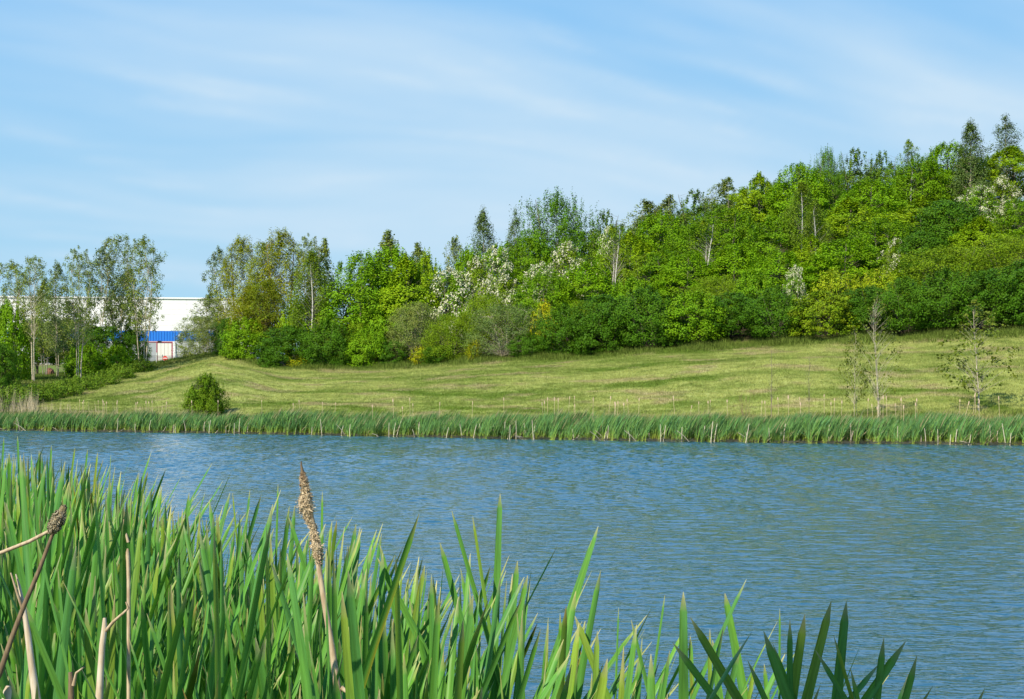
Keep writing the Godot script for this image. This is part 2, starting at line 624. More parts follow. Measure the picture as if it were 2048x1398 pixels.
func lay_grass() -> void:
	var r := RandomNumberGenerator.new()
	r.seed = 77
	var m := leaf_mat(Color(1, 1, 1), 0.35, 0.8)
	var mown := []
	for k in 150000:
		var t := r.randf_range(-0.37, 0.375)
		var s := pick(t, COL_S)
		var h := pick(t, COL_D)
		var d := sqrt(lerpf((s + 5.0) * (s + 5.0), h * h, r.randf()))
		var x := t * d
		var c := turf(x, -d)
		var sc := r.randf_range(0.6, 1.3) * (1.0 + 1.6 * smoothstep(0.975, 1.0, d / h)) * (1.0 + 2.0 * smoothstep(s + 9.0, s + 6.0, d))
		var v := r.randf_range(0.7, 1.25)
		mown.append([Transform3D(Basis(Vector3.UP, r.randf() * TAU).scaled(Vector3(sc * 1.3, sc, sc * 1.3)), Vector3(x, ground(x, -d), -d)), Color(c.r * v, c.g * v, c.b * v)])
	scatter("mown_grass", "short mown grass in pale and green swathes on the far bank", tuft(5, 7, 0.10, 0.14, 0.012), m, mown)
	var tall := []
	for k in 5200:
		var t := r.randf_range(-0.2, 0.375)
		var h := pick(t, COL_D)
		var d := h + r.randfn() * 0.9 - 0.2
		var x := t * d
		var v := r.randf_range(0.7, 1.2)
		var sc := r.randf_range(0.35, 1.3) * (0.6 + 0.8 * absf(sin(t * 57.0)))
		tall.append([Transform3D(Basis(Vector3.UP, r.randf() * TAU).scaled(Vector3(sc, sc, sc)), Vector3(x, ground(x, -d), -d)), Color(0.17 * v, 0.24 * v, 0.04 * v)])
	for k in 7000:                                     # the uncut edge along the brambles and the shaded lawn
		var t := r.randf_range(-0.37, -0.2)
		var h := pick(t, COL_D)
		var d := h + r.randf_range(-3.0, 26.0)
		var x := t * d
		var v := r.randf_range(0.7, 1.2)
		var sc := r.randf_range(0.4, 1.1)
		tall.append([Transform3D(Basis(Vector3.UP, r.randf() * TAU).scaled(Vector3(sc, sc, sc)), Vector3(x, ground(x, -d), -d)), Color(0.14 * v, 0.21 * v, 0.035 * v)])
	scatter("tall_grass", "long uncut grass along the foot of the hedge and brambles", tuft(6, 9, 0.5, 0.25, 0.02), m, tall)

# ---------- cattails ----------
# A strap leaf along pts, face turned towards the given side vectors, with a blunt pale tip.
func strap(c: Cloud, pts: Array, side: Vector3, wid: float, turn: float, rng: RandomNumberGenerator, dry := false, tint := Color(1, 1, 1)) -> void:
	var n := pts.size()
	var burnt := rng.randf() < 0.25
	for k in n:
		var t := float(k) / (n - 1)
		var p: Vector3 = pts[k]
		var dir: Vector3 = (pts[mini(k + 1, n - 1)] - pts[maxi(k - 1, 0)]).normalized()
		var s := (side - dir * side.dot(dir)).normalized().rotated(dir, turn * t)
		var face := dir.cross(s)
		var w := wid * 0.5 * (0.62 + 0.38 * smoothstep(0.0, 0.35, t)) * (1.0 if t < 0.6 else sqrt(maxf(0.0, 1.0 - pow((t - 0.6) / 0.4, 1.7))) * 0.96 + 0.04)
		for e in 3:
			c.v.append(p + s * w * (e - 1.0) + face * (0.16 * w if e == 1 else 0.0))
			c.n.append((face + s * (e - 1.0) * 0.45).normalized())
			c.uv.append(Vector2(e * 0.5, t * 1.7))
			var col := Color(0.140, 0.345, 0.042).lerp(Color(0.108, 0.305, 0.078), rng.randf()) * rng.randf_range(0.94, 1.06) * tint
			if rng.randf() < 0.012: col = col.lerp(Color(0.5, 0.30, 0.04), 0.6)
			if dry: col = Color(0.52, 0.40, 0.22) * rng.randf_range(0.8, 1.15)
			elif t > 0.975: col = Color(0.60, 0.55, 0.30)
			elif t > 0.94: col = col.lerp(Color(0.45, 0.48, 0.10), 0.7)
			elif burnt and t > 0.8: col = col.lerp(Color(0.34, 0.40, 0.04), (t - 0.8) * 4.0)
			c.c.append(col)
		if k > 0:
			var b := c.v.size() - 6
			c.i.append_array([b, b + 1, b + 3, b + 1, b + 4, b + 3, b + 1, b + 2, b + 4, b + 2, b + 5, b + 4])

var near_leaves := []
var near_mats := []

func cattail_shapes() -> void:
	var r := RandomNumberGenerator.new()
	r.seed = 301
	for v in 18:
		var c := Cloud.new()
		var pts := []
		var bend: float = [0.02, 0.05, 0.09, 0.14, 0.20, 0.10][v % 6] * r.randf_range(0.8, 1.2)
		var drift := r.randf_range(-0.05, 0.05)
		var fold: bool = v == 17
		for k in 15:
			var t := k / 14.0
			t = t if k < 12 else lerpf(11.0 / 14.0, 1.0, [0, 0.55, 0.9, 1.0][k - 11])
			var q := Vector3(drift * t * t, t, bend * pow(t, 2.2) + 0.012 * sin(t * 5.0 + v))
			if fold and t > 0.8: q = Vector3(drift * t, 0.8 - (t - 0.8) * 0.25, bend + (t - 0.8) * 0.95)
			pts.append(q * 1.75)
		strap(c, pts, Vector3.RIGHT, r.randf_range(0.015, 0.0225), r.randf_range(-1.2, 1.2), r)
		near_leaves.append(c.mesh())
	var vn := FastNoiseLite.new()
	vn.seed = 14
	vn.frequency = 1.0
	vn.fractal_octaves = 3
	var vi := Image.create(64, 512, false, Image.FORMAT_RGB8)       # lengthwise veins and faint blotches
	for y in 512:
		for x in 64:
			var q := 0.88 + 0.10 * vn.get_noise_2d(x * 0.30, y * 0.006) + 0.13 * vn.get_noise_2d(x * 0.03 + 50.0, y * 0.022) + (0.05 if x % 7 == 0 else 0.0)
			vi.set_pixel(x, y, Color(q + 0.02 * vn.get_noise_2d(y * 0.02, 9.0), q, q))
	var veins := ImageTexture.create_from_image(vi)
	for t in [Color(1.2, 1.2, 1.2), Color(1.06, 1.14, 1.16), Color(1.28, 1.30, 0.98), Color(0.95, 1.05, 1.1)]:
		var m := leaf_mat(t, 0.62, 0.42)
		m.albedo_texture = veins
		m.metallic_specular = 0.3
		near_mats.append(m)

func curve_at(px: float, tab: Array) -> float:
	if px <= tab[0][0]: return tab[0][1]
	for k in range(1, tab.size()):
		if px <= tab[k][0]:
			return lerpf(tab[k - 1][1], tab[k][1], (px - tab[k - 1][0]) / (tab[k][0] - tab[k - 1][0]))
	return tab[tab.size() - 1][1]

func near_bed() -> void:
	var r := RandomNumberGenerator.new()
	r.seed = 5150
	# over the bearing (x over distance): how far the bed reaches, and how high it stands against the eye (slope below the eye line)
	var far := [[-0.50, 10.0], [-0.36, 8.6], [-0.29, 7.6], [-0.255, 5.8], [-0.20, 4.9], [-0.13, 4.1], [-0.045, 3.5], [0.027, 3.2], [0.10, 2.8], [0.14, 2.5], [0.165, 0.0]]
	var drop := [[-0.50, 0.020], [-0.36, 0.030], [-0.307, 0.034], [-0.283, 0.050], [-0.255, 0.068], [-0.21, 0.072], [-0.177, 0.071], [-0.149, 0.088], [-0.114, 0.093], [-0.08, 0.108], [-0.045, 0.108], [0.006, 0.120], [0.034, 0.137], [0.08, 0.165], [0.108, 0.187], [0.17, 0.195]]
	var spots := [[-0.345, "at the outer left end of the near bed"], [-0.322, "around the leaning thin brown stalk"], [-0.293, "around the pale broken stalk with the curled strip"], [-0.255, "around the short splintered tan stalk"], [-0.205, "between the splintered tan stalk and the fluffy seed stalk"], [-0.16, "to the left of the fluffy seed stalk"], [-0.115, "at the foot of the fluffy seed stalk"], [-0.06, "to the right of the fluffy seed stalk"], [0.0, "under the tallest leaf against the water"], [0.06, "where the near bed thins out to water"], [9.0, "at the open end of the near bed"]]
	var dry := leaf_mat(Color(0.50, 0.39, 0.22), 0.2, 0.8)
	var made := 0
	var tries := 0
	while made < 300 and tries < 40000:
		tries += 1
		var d := pow(r.randf_range(pow(2.05, 1.3), pow(9.5, 1.3)), 1.0 / 1.3)
		var t := r.randf_range(-0.44, 0.16)
		if d > curve_at(t, far) * r.randf_range(0.86, 1.02): continue
		var top := minf(EYE - curve_at(t, drop) * d, r.randf_range(1.55, 1.95))
		if top < 1.25: continue
		var place := ""
		for q in spots:
			if t < q[0]:
				place = q[1]
				break
		var depth := d / curve_at(t, far)
		var o := thing("cattail_plant", ("front-row" if depth < 0.62 else ("middle-row" if depth < 0.82 else "back-row")) + " green cattail plant " + place, "cattail", Vector3(t * d, -0.12, -d), r.randf() * TAU, "cattails of the near reed bed")
		var n := r.randi_range(6, 10)
		for k in n:
			var tall := (top + 0.12) * (1.0 if k == 0 else r.randf_range(0.72, 1.0))
			var dried := r.randf() < 0.06
			var f := fast_part("leaf", k, near_leaves[r.randi() % (18 if r.randf() < 0.3 else 17)], dry if dried else near_mats[r.randi() % 4], o)
			var b := Basis(Vector3.UP, PI * k + r.randfn() * 0.45) * Basis(Vector3.RIGHT, absf(r.randfn()) * 0.12 + 0.012 * k)
			f.transform = Transform3D(b.scaled_local(Vector3(r.randf_range(0.85, 1.15), tall / 1.75, tall / 1.75)), Vector3(r.randfn() * 0.012, 0, r.randfn() * 0.012))
			if dried: f.set_meta("label", "dead tan leaf")
		made += 1
	# past three hundred plants, the smaller ones farther out form one mass
	var fill := []
	for v in 3: fill.append([])
	tries = 0
	while fill[0].size() + fill[1].size() + fill[2].size() < 560 and tries < 60000:
		tries += 1
		var d := sqrt(r.randf_range(2.5 * 2.5, 9.6 * 9.6))
		var t := r.randf_range(-0.44, 0.12)
		if d > curve_at(t, far) * r.randf_range(0.9, 1.03): continue
		var top := minf(EYE - curve_at(t, drop) * d, r.randf_range(1.5, 1.9)) - 0.02
		if top < 1.2: continue
		var g := r.randf_range(0.82, 1.1)
		fill[r.randi() % 3].append([Transform3D(Basis(Vector3.UP, r.randf() * TAU).scaled(Vector3(1, (top + 0.12) / 1.75, 1)), Vector3(t * d, -0.12, -d)), Color(g * r.randf_range(0.95, 1.08), g, g * 0.95)])
	for v in 3:
		var c := Cloud.new()
		for k in 9:
			var yaw := PI * k + r.randfn() * 0.6 + v
			var lean := absf(r.randfn()) * 0.20 + 0.03
			var tall := 1.75 * (1.0 if k == 0 else r.randf_range(0.66, 1.0))
			var out := Vector3(sin(yaw), 0, cos(yaw))
			var side := Vector3(cos(yaw), 0, -sin(yaw))
			var pts := []
			for q in 12:
				var f: float = q / 11.0 if q < 10 else [0.955, 1.0][q - 10]
				pts.append(out * (lean * f * 0.35 + lean * 0.65 * pow(f, 2.4)) * tall + Vector3(0, f * tall * (1.0 - lean * lean * 0.4 * f), 0))
			strap(c, pts, side, r.randf_range(0.015, 0.022), r.randf_range(-0.9, 0.9), r, k == 8 and v == 1)
		scatter("cattail_mass", ["smaller cattails crowded between the nearer plants of the near bed", "small cattails with a few dead leaves inside the near bed", "leaning small cattails at the back of the near bed"][v], c.mesh(), near_mats[v], fill[v])
	print("near plants ", made, " tries ", tries)
	# plants whose leaves stand out against the water: tip, lean, width, look
	var heroes := [
	[0, [-0.025, 1.813, -3.0, 0.036, 0.01995, 0]],
	[0, [-0.123, 1.785, -2.9, -0.284, 0.019, 1]],
	[0, [-0.083, 1.765, -3.0, -0.151, 0.014249999999999999, 1]],
	[0, [0.011, 1.682, -2.9, 0.091, 0.0209, 0]],
	[0, [0.031, 1.665, -2.8, 0.222, 0.019, 0], [-0.142, 1.729, -2.8, -0.272, 0.019, 0]],
	[0, [0.2, 1.719, -3.3, 0.306, 0.019, 1], [0.191, 1.688, -3.35, 0.344, 0.0152, 1]],
	[0, [0.115, 1.614, -2.6, -0.392, 0.0209, 0]],
	[0, [0.218, 1.607, -2.6, -0.241, 0.0133, 1], [0.15, 1.603, -2.5, 0.037, 0.017099999999999997, 0]],
	[0, [-0.48, 1.781, -3.6, 0.012, 0.0152, 1], [-0.362, 1.724, -3.3, 0.149, 0.01995, 0]],
	[0, [-0.691, 1.767, -4.2, 0.026, 0.0152, 1], [-0.774, 1.749, -4.2, 0.108, 0.019, 1]],
	[0, [-0.845, 1.735, -4.3, -0.085, 0.014249999999999999, 1], [-0.565, 1.715, -3.6, -0.336, 0.019, 0]],
	[0, [-0.288, 1.695, -3.1, -0.227, 0.019, 0], [-0.184, 1.662, -3.0, 0.187, 0.019, 0]],
	[0, [-0.284, 1.678, -3.0, -0.512, 0.0209, 0]],
	[0, [-0.999, 1.729, -4.4, 0.116, 0.017099999999999997, 0], [-0.934, 1.694, -4.4, -0.128, 0.017099999999999997, 0]],
	[0, [-1.366, 1.753, -5.2, 0.137, 0.01615, 0], [-1.106, 1.677, -4.6, 0.077, 0.017099999999999997, 0]],
	[0, [-2.149, 1.777, -7.2, 0.11, 0.017099999999999997, 0], [-2.213, 1.785, -7.2, 0.139, 0.017099999999999997, 0]],
	[0, [-2.643, 1.834, -7.6, -0.048, 0.01805, 0], [-2.644, 1.831, -7.4, 0.054, 0.017099999999999997, 0]],
	[0, [-2.328, 1.778, -7.0, 0.004, 0.01615, 0], [-2.332, 1.797, -7.2, 0.065, 0.017099999999999997, 0]],
	[0, [-1.982, 1.773, -6.8, 0.091, 0.017099999999999997, 0], [-1.974, 1.766, -7.0, 0.055, 0.0095, 1]],
	[0, [0.225, 1.573, -3.0, 0.038, 0.0076, 1], [0.312, 1.613, -2.9, 0.144, 0.008549999999999999, 1]],
	[1, [0.253, 1.724, -2.1, 0.0, 0.0209, 0], [0.257, 1.694, -2.05, -0.583, 0.0209, 0]],
	[1, [0.458, 1.595, -3.06, -0.193, 0.025498, 2]],
	[1, [0.345, 1.69, -1.95, -0.353, 0.021849999999999998, 0], [0.366, 1.666, -2.0, -0.398, 0.008549999999999999, 0]],
	[1, [0.412, 1.706, -2.0, 0.147, 0.0209, 0], [0.387, 1.701, -1.98, 0.0, 0.014249999999999999, 0]],
	[1, [0.449, 1.724, -2.0, 0.246, 0.0209, 0], [0.416, 1.664, -1.95, -0.612, 0.0133, 0]],
	[1, [0.475, 1.721, -2.02, 0.092, 0.021849999999999998, 0], [0.452, 1.677, -2.0, -0.297, 0.0095, 1]],
	[1, [0.51, 1.681, -1.95, 0.106, 0.017099999999999997, 0], [0.54, 1.676, -1.95, 0.67, 0.0209, 0]],
	[1, [0.541, 1.665, -1.9, 0.256, 0.017099999999999997, 0], [0.531, 1.629, -2.05, 0.8, 0.0152, 1]],
	[1, [0.226, 1.666, -2.0, -0.752, 0.019, 0], [0.233, 1.638, -2.1, 0.153, 0.0114, 0]],
	[1, [0.423, 1.504, -3.0, -0.127, 0.022021, 2], [0.376, 1.513, -3.0, -0.04, 0.016225999999999997, 2], [0.334, 1.622, -2.4, 0.0, 0.0114, 0]],
	[1, [0.491, 1.474, -2.88, 0.147, 0.013908, 2], [0.532, 1.454, -3.0, -0.1, 0.016225999999999997, 2]],
	[1, [0.452, 1.649, -1.9, -0.238, 0.0114, 0], [0.592, 1.605, -2.0, 0.615, 0.01045, 0]],
	[1, [0.632, 1.622, -1.9, 0.455, 0.0133, 0]],
	[1, [0.323, 1.65, -1.95, -0.449, 0.014249999999999999, 0]],
	[1, [0.412, 1.626, -1.9, 0.357, 0.0114, 0]],
	[1, [0.565, 1.571, -3.0, 0.0, 0.0076, 1]],
	[1, [0.134, 1.643, -2.0, 0.187, 0.0209, 0]],
	[1, [0.616, 1.551, -2.2, 0.625, 0.0076, 1]],
	[1, [0.309, 1.459, -2.88, 0.189, 0.018543999999999998, 2], [0.281, 1.451, -3.0, 0.588, 0.018543999999999998, 2]],
	]
	for h in heroes:
		var first: Array = h[1]
		var shade: bool = h[0] == 1
		var bx := 0.0
		var paths := []
		for l in h.slice(1):
			var pts := []
			for k in 16:
				var f := k / 15.0
				f = f if k < 13 else lerpf(12.0 / 15.0, 1.0, [0, 0.6, 0.92, 1.0][k - 12])
				var down: float = (l[1] + 0.12) * (1.0 - f)
				var xx: float = l[0] - l[3] * (down if down < 0.6 else 0.6 + (down - 0.6) * 0.45)
				pts.append(Vector3(xx, l[1] - down, l[2] + 0.05 * (1.0 - f) * sin(l[0] * 9.0)))
			paths.append(pts)
			bx += (pts[0] as Vector3).x / (h.size() - 1)
		var where := Vector3(bx, -0.12, first[2])
		var tp: float = first[0] / -first[2]
		var place := "at the outer end of the near bed"
		for q in [[-0.335, "at the very outer left end"], [-0.28, "at the outer end behind the grey bud"], [-0.235, "behind the splintered tan stalk"], [-0.18, "midway to the fluffy seed stalk"], [-0.14, "just left of the fluffy seed stalk"], [-0.115, "just right of the fluffy seed stalk"], [-0.06, "left of the tallest leaf"], [-0.02, "with two leaves leaning left"], [0.002, "with the tallest leaf"], [0.03, "just right of the tallest leaf"], [0.08, "leaning far right with crossed tips"], [0.14, "left of the shaded clump"], [0.165, "at the left of the shaded clump"], [0.20, "in the left half of the shaded clump"], [0.24, "in the middle of the shaded clump"], [0.27, "at the right of the shaded clump"], [9.0, "at the last right edge of the clump"]]:
			if tp < q[0]:
				place = q[1]
				break
		var call_it := ("tall cattail plant against the water, " if not shade else "cattail plant at the bottom edge, ") + place
		var o := thing("cattail_plant", call_it, "cattail", where, 0.0, "cattails standing out against the water" if not shade else "shaded cattails before the water")
		for k in paths.size():
			var l: Array = h[k + 1]
			var c := Cloud.new()
			var pts := []
			for p in paths[k]: pts.append(p - where)
			var look: int = l[5]
			strap(c, pts, Vector3(1, 0, 0.35 if look != 1 else 2.2).normalized(), l[4] if look != 1 else l[4] * 1.3, 0.25, r, false, Color(1.15, 1.12, 1.1) if look == 2 else Color(1, 1, 1))  # leaves meant as sunlit get part of that light as a paler tint
			fast_part("leaf", k, c.mesh(), near_mats[0 if look != 0 else k % 2], o)

func dry_mat(a: Color, b: Color, sd: int) -> StandardMaterial3D:
	var m := bark(a, b, 0.02, Vector3(30, 4, 30), sd, 0.3, 0.7)
	m.roughness = 0.8
	return m

func stalks() -> void:
	var r := RandomNumberGenerator.new()
	r.seed = 88
	var pale := dry_mat(Color(0.62, 0.50, 0.33), Color(0.42, 0.30, 0.18), 8)
	var white := dry_mat(Color(0.72, 0.63, 0.49), Color(0.55, 0.43, 0.29), 9)
	var brown := dry_mat(Color(0.26, 0.185, 0.105), Color(0.15, 0.105, 0.06), 10)
	var fluff := mat(Color(1, 1, 1), 0.95, true)
	fluff.cull_mode = BaseMaterial3D.CULL_DISABLED
	# tall fluffy seed stalk
	var foot: Vector3 = Vector3(-0.251, 1.451, -2.200)
	foot = Vector3(foot.x + 0.05, -0.1, foot.z)
	var o := thing("cattail_seed_stalk", "tall dry cattail stalk with a ragged tan seed head above the near bed", "cattail", foot)
	var pts := [Vector3.ZERO]
	for p in [Vector3(-0.260, 1.482, -2.200), Vector3(-0.268, 1.545, -2.200), Vector3(-0.278, 1.621, -2.200), Vector3(-0.291, 1.698, -2.200), Vector3(-0.300, 1.756, -2.200), Vector3(-0.306, 1.807, -2.200), Vector3(-0.315, 1.853, -2.200), Vector3(-0.321, 1.892, -2.200)]: pts.append(p - foot)
	var c := Cloud.new()
	c.tube(pts, [0.0075, 0.0066, 0.0058, 0.0051, 0.0044, 0.0042, 0.0036, 0.003, 0.0025], 10)
	part("stalk", c.mesh(), pale, o)
	c = Cloud.new()
	var ax := [Vector3(-0.298, 1.752, -2.200) - foot, Vector3(-0.302, 1.780, -2.200) - foot, Vector3(-0.307, 1.807, -2.200) - foot, Vector3(-0.312, 1.826, -2.200) - foot, Vector3(-0.316, 1.845, -2.200) - foot, Vector3(-0.319, 1.865, -2.200) - foot, Vector3(-0.322, 1.882, -2.200) - foot, Vector3(-0.324, 1.895, -2.200) - foot]
	var rr := [0.0035, 0.0108, 0.0052, 0.0066, 0.0140, 0.0062, 0.0062, 0.0026]
	for k in 9000:                                           # tufts of seed down round the core
		var f := r.randf() * 6.999
		var q := int(f)
		var p: Vector3 = ax[q].lerp(ax[q + 1], f - q)
		var lump := 0.72 + 0.36 * absf(sin(f * 7.3 + 1.0)) + 0.25 * sin(f * 17.0) * sin(f * 5.0)
		var rad: float = lerpf(rr[q], rr[q + 1], f - q) * lump * r.randf_range(0.55, 0.92)
		var dir := Vector3(r.randfn(), r.randfn() * 0.4, r.randfn()).normalized()
		rad *= 1.0 + 0.45 * sin(dir.x * 5.0 + f * 9.0) * sin(dir.z * 4.0 + f * 6.0)
		p += dir * rad
		if f > 2.5 and f < 4.6: p.x -= 0.003
		var v := r.randf_range(0.75, 1.15)
		var dark := smoothstep(4.5, 7.0, f) * 0.65 + (0.35 if f < 0.6 else 0.0)
		var col := Color(0.66, 0.53, 0.34).lerp(Color(0.26, 0.15, 0.08), clampf(dark + r.randf_range(-0.25, 0.2), 0, 1)) * v
		var tt := Vector3(r.randfn(), r.randfn(), r.randfn()).normalized()
		c.leaf(p, tt * 0.0030, dir.cross(tt).normalized() * 0.0007, col)
	part("seed_head", c.mesh(), fluff, o)
	var core := Cloud.new()
	var rad2 := []
	for x in rr: rad2.append(x * 0.6)
	core.tube(ax, rad2, 12, Color(0.5, 0.38, 0.22))
	part("seed_core", core.mesh(), fluff, o)
	c = Cloud.new()
	c.tube([ax[7], Vector3(-0.326, 1.907, -2.200) - foot, Vector3(-0.326, 1.913, -2.200) - foot], [0.003, 0.0015, 0.0008], 6)
	part("tip_spike", c.mesh(), brown, o)
	c = Cloud.new()
	c.tube([Vector3(-0.265, 1.563, -2.200) - foot, Vector3(-0.251, 1.553, -2.200) - foot, Vector3(-0.233, 1.540, -2.180) - foot], [0.004, 0.0025, 0.001], 6)
	part("side_sheath", c.mesh(), pale, o)
	# thin brown stalk with a grey-brown bud and a bent dry leaf
	foot = Vector3(-0.726, 1.468, -1.700)
	foot = Vector3(foot.x - 0.12, -0.1, foot.z)
	o = thing("dead_flower_stalk", "leaning thin brown stalk with a grey knobbly bud at the left", "dead stalk", foot)
	pts = [Vector3.ZERO]
	for p in [Vector3(-0.648, 1.605, -1.700), Vector3(-0.612, 1.680, -1.700), Vector3(-0.599, 1.719, -1.700), Vector3(-0.583, 1.761, -1.700), Vector3(-0.565, 1.803, -1.700), Vector3(-0.555, 1.830, -1.700), Vector3(-0.548, 1.849, -1.700), Vector3(-0.543, 1.860, -1.700)]: pts.append(p - foot)
	c = Cloud.new()
	c.tube(pts, [0.0045, 0.0038, 0.0035, 0.0032, 0.003, 0.0026, 0.0023, 0.0023, 0.002], 8)
	part("stem", c.mesh(), brown, o)
	c = Cloud.new()
	for k in 1500:
		var f := r.randf()
		var p: Vector3 = Vector3(-0.549, 1.851, -1.700).lerp(Vector3(-0.535, 1.879, -1.700), f) - foot
		var rad := 0.0085 * sin(PI * (0.25 + 0.7 * f)) * (1.0 if f < 0.62 or f > 0.72 else 0.55) * (1.0 if f < 0.7 else 0.75)
		var dir := Vector3(r.randfn(), r.randfn(), r.randfn()).normalized()
		var col := Color(0.30, 0.24, 0.13).lerp(Color(0.42, 0.38, 0.27), r.randf()) * r.randf_range(0.55, 1.1)
		var tt := Vector3(r.randfn(), r.randfn(), r.randfn()).normalized()
		c.leaf(p + dir * rad, tt * 0.0022, dir.cross(tt).normalized() * 0.0009, col)
	c.tube([Vector3(-0.549, 1.851, -1.700) - foot, Vector3(-0.544, 1.861, -1.700) - foot, Vector3(-0.540, 1.868, -1.700) - foot, Vector3(-0.535, 1.879, -1.700) - foot], [0.004, 0.0075, 0.0045, 0.004], 8, Color(0.24, 0.19, 0.10))
	part("bud", c.mesh(), fluff, o)
	c = Cloud.new()
	c.tube([Vector3(-0.539, 1.852, -1.700) - foot, Vector3(-0.552, 1.850, -1.700) - foot, Vector3(-0.573, 1.838, -1.690) - foot, Vector3(-0.605, 1.825, -1.680) - foot, Vector3(-0.640, 1.808, -1.680) - foot], [0.001, 0.002, 0.0023, 0.0022, 0.0015], 6)
	part("bent_leaf", c.mesh(), pale, o)
	# broken pale stalks: points, half widths
	var broken := [
		["split pale cattail stalk crossing behind the thin brown stalk", white, [Vector3(-0.590, 1.582, -1.800), Vector3(-0.602, 1.628, -1.800), Vector3(-0.608, 1.671, -1.800), Vector3(-0.613, 1.712, -1.800), Vector3(-0.618, 1.744, -1.800), Vector3(-0.624, 1.772, -1.800), Vector3(-0.628, 1.786, -1.800)], [0.0085, 0.0078, 0.0062, 0.0055, 0.004, 0.0025, 0.0012], [Vector3(-0.619, 1.741, -1.800), Vector3(-0.624, 1.767, -1.790), Vector3(-0.631, 1.789, -1.790)]],
		["pale broken stalk with a brown curled strip, at the bottom left", white, [Vector3(-0.537, 1.564, -1.850), Vector3(-0.537, 1.618, -1.850), Vector3(-0.535, 1.655, -1.850), Vector3(-0.533, 1.688, -1.850), Vector3(-0.530, 1.711, -1.850), Vector3(-0.530, 1.723, -1.850)], [0.0075, 0.007, 0.006, 0.0055, 0.005, 0.003], [Vector3(-0.525, 1.708, -1.840), Vector3(-0.513, 1.721, -1.830), Vector3(-0.497, 1.734, -1.820), Vector3(-0.491, 1.740, -1.820), Vector3(-0.494, 1.748, -1.820)]],
		["short splintered tan stalk standing upright in the near bed", pale, [Vector3(-0.620, 1.652, -2.300), Vector3(-0.620, 1.717, -2.300), Vector3(-0.621, 1.749, -2.300), Vector3(-0.623, 1.782, -2.300), Vector3(-0.623, 1.810, -2.300), Vector3(-0.624, 1.820, -2.300)], [0.0043, 0.0043, 0.0044, 0.0052, 0.0064, 0.003], [Vector3(-0.618, 1.779, -2.290), Vector3(-0.624, 1.803, -2.290), Vector3(-0.625, 1.816, -2.290)]],
		["whitish stub of a stalk in the bottom left corner", white, [Vector3(-0.610, 1.588, -1.700), Vector3(-0.606, 1.635, -1.700), Vector3(-0.603, 1.658, -1.700), Vector3(-0.602, 1.664, -1.700)], [0.009, 0.008, 0.007, 0.004], []],
		["greyish brown stub of a stalk low in the near bed", brown, [Vector3(-0.589, 1.552, -1.900), Vector3(-0.589, 1.607, -1.900), Vector3(-0.589, 1.633, -1.900), Vector3(-0.590, 1.643, -1.900)], [0.007, 0.006, 0.005, 0.004], [Vector3(-0.583, 1.627, -1.890), Vector3(-0.579, 1.644, -1.890), Vector3(-0.565, 1.654, -1.880)]],
	]
	for q in broken:
		var p: Array = q[2]
		foot = Vector3(p[0].x, -0.1, p[0].z)
		o = thing("broken_stalk", q[0], "dead stalk", foot)
		pts = [Vector3.ZERO]
		for x in p: pts.append(x - foot)
		var rad := [q[3][0] * 0.72]
		for x in q[3]: rad.append(x * 0.72)
		c = Cloud.new()
		c.tube(pts, rad, 9)
		c.cap(pts[pts.size() - 1], 9, Vector3.UP)
		part("stalk", c.mesh(), q[1], o)
		if q[4].size() > 0:
			pts = []
			rad = []
			for k in q[4].size():
				pts.append(q[4][k] - foot)
				rad.append(lerpf(0.0026, 0.001, float(k) / (q[4].size() - 1)))
			c = Cloud.new()
			c.tube(pts, rad, 6)
			part("loose_strip", c.mesh(), pale, o)
	# far bank: tall dry seed stalks and dead stubs at the waterline
	var shapes := []
	for v in 5:
		c = Cloud.new()
		var lean := r.randf_range(-0.06, 0.1)
		c.tube([Vector3.ZERO, Vector3(lean * 0.4, 1.0, 0), Vector3(lean, 2.0, 0.02)], [0.012, 0.011, 0.009], 5, Color(0.62, 0.50, 0.30))
		var hd := Cloud.new()
		hd.tube([Vector3(lean * 0.9, 1.80, 0.018), Vector3(lean * 0.93, 1.84, 0.018), Vector3(lean * 0.97, 1.93, 0.02), Vector3(lean, 2.02, 0.02), Vector3(lean, 2.05, 0.02)], [0.008, 0.032 - 0.004 * v, 0.040 - 0.005 * v, 0.024, 0.004], 7, Color(0.66, 0.50, 0.34))
		shapes.append([c.mesh(), hd.mesh()])
	var dryv := mat(Color(1, 1, 1), 0.9, true)
	var done := 0
	for k in 84:
		var t := r.randf_range(-0.33, 0.355)
		if k < 14: t = r.randf_range(0.02, 0.09)
		elif k < 30: t = r.randf_range(0.12, 0.30)
		elif k < 44: t = r.randf_range(-0.31, -0.24)
		var d := pick(t, COL_S) + r.randf_range(2.0, 7.0)
		var x := t * d
		o = thing("cattail_seed_stalk", "thin dry seed stalk above the far cattails, " + far_place(t), "cattail", Vector3(x, ground(x, -d) - 0.05, -d), r.randf() * TAU, "dry seed stalks above the far cattails")
		var v: Array = shapes[k % 5]
		var sc := clampf((EYE + 0.12 + r.randf_range(-0.15, 0.5) - ground(x, -d)) / 2.05, 0.7, 1.3)
		var a := fast_part("stalk", 0, v[0], dryv, o)
		var b := fast_part("seed_head", 0, v[1], dryv, o)
		a.scale = Vector3(1, sc, 1)
		b.scale = Vector3(1, sc, 1)
		if k % 6 == 0: o.rotation.z = r.randf_range(-0.3, 0.3)
	var stubs := []
	for v in 4:
		c = Cloud.new()
		var l := 1.0
		c.tube([Vector3.ZERO, Vector3(0.02, 0.5, 0.01), Vector3(0.05 * (v - 1), 1.0, 0)], [0.020, 0.018, 0.014], 6, Color(0.62, 0.54, 0.40) * (0.85 + 0.1 * v))
		c.cap(Vector3(0.05 * (v - 1), 1.0, 0), 6, Vector3.UP, Color(0.6, 0.5, 0.36))
		stubs.append(c.mesh())
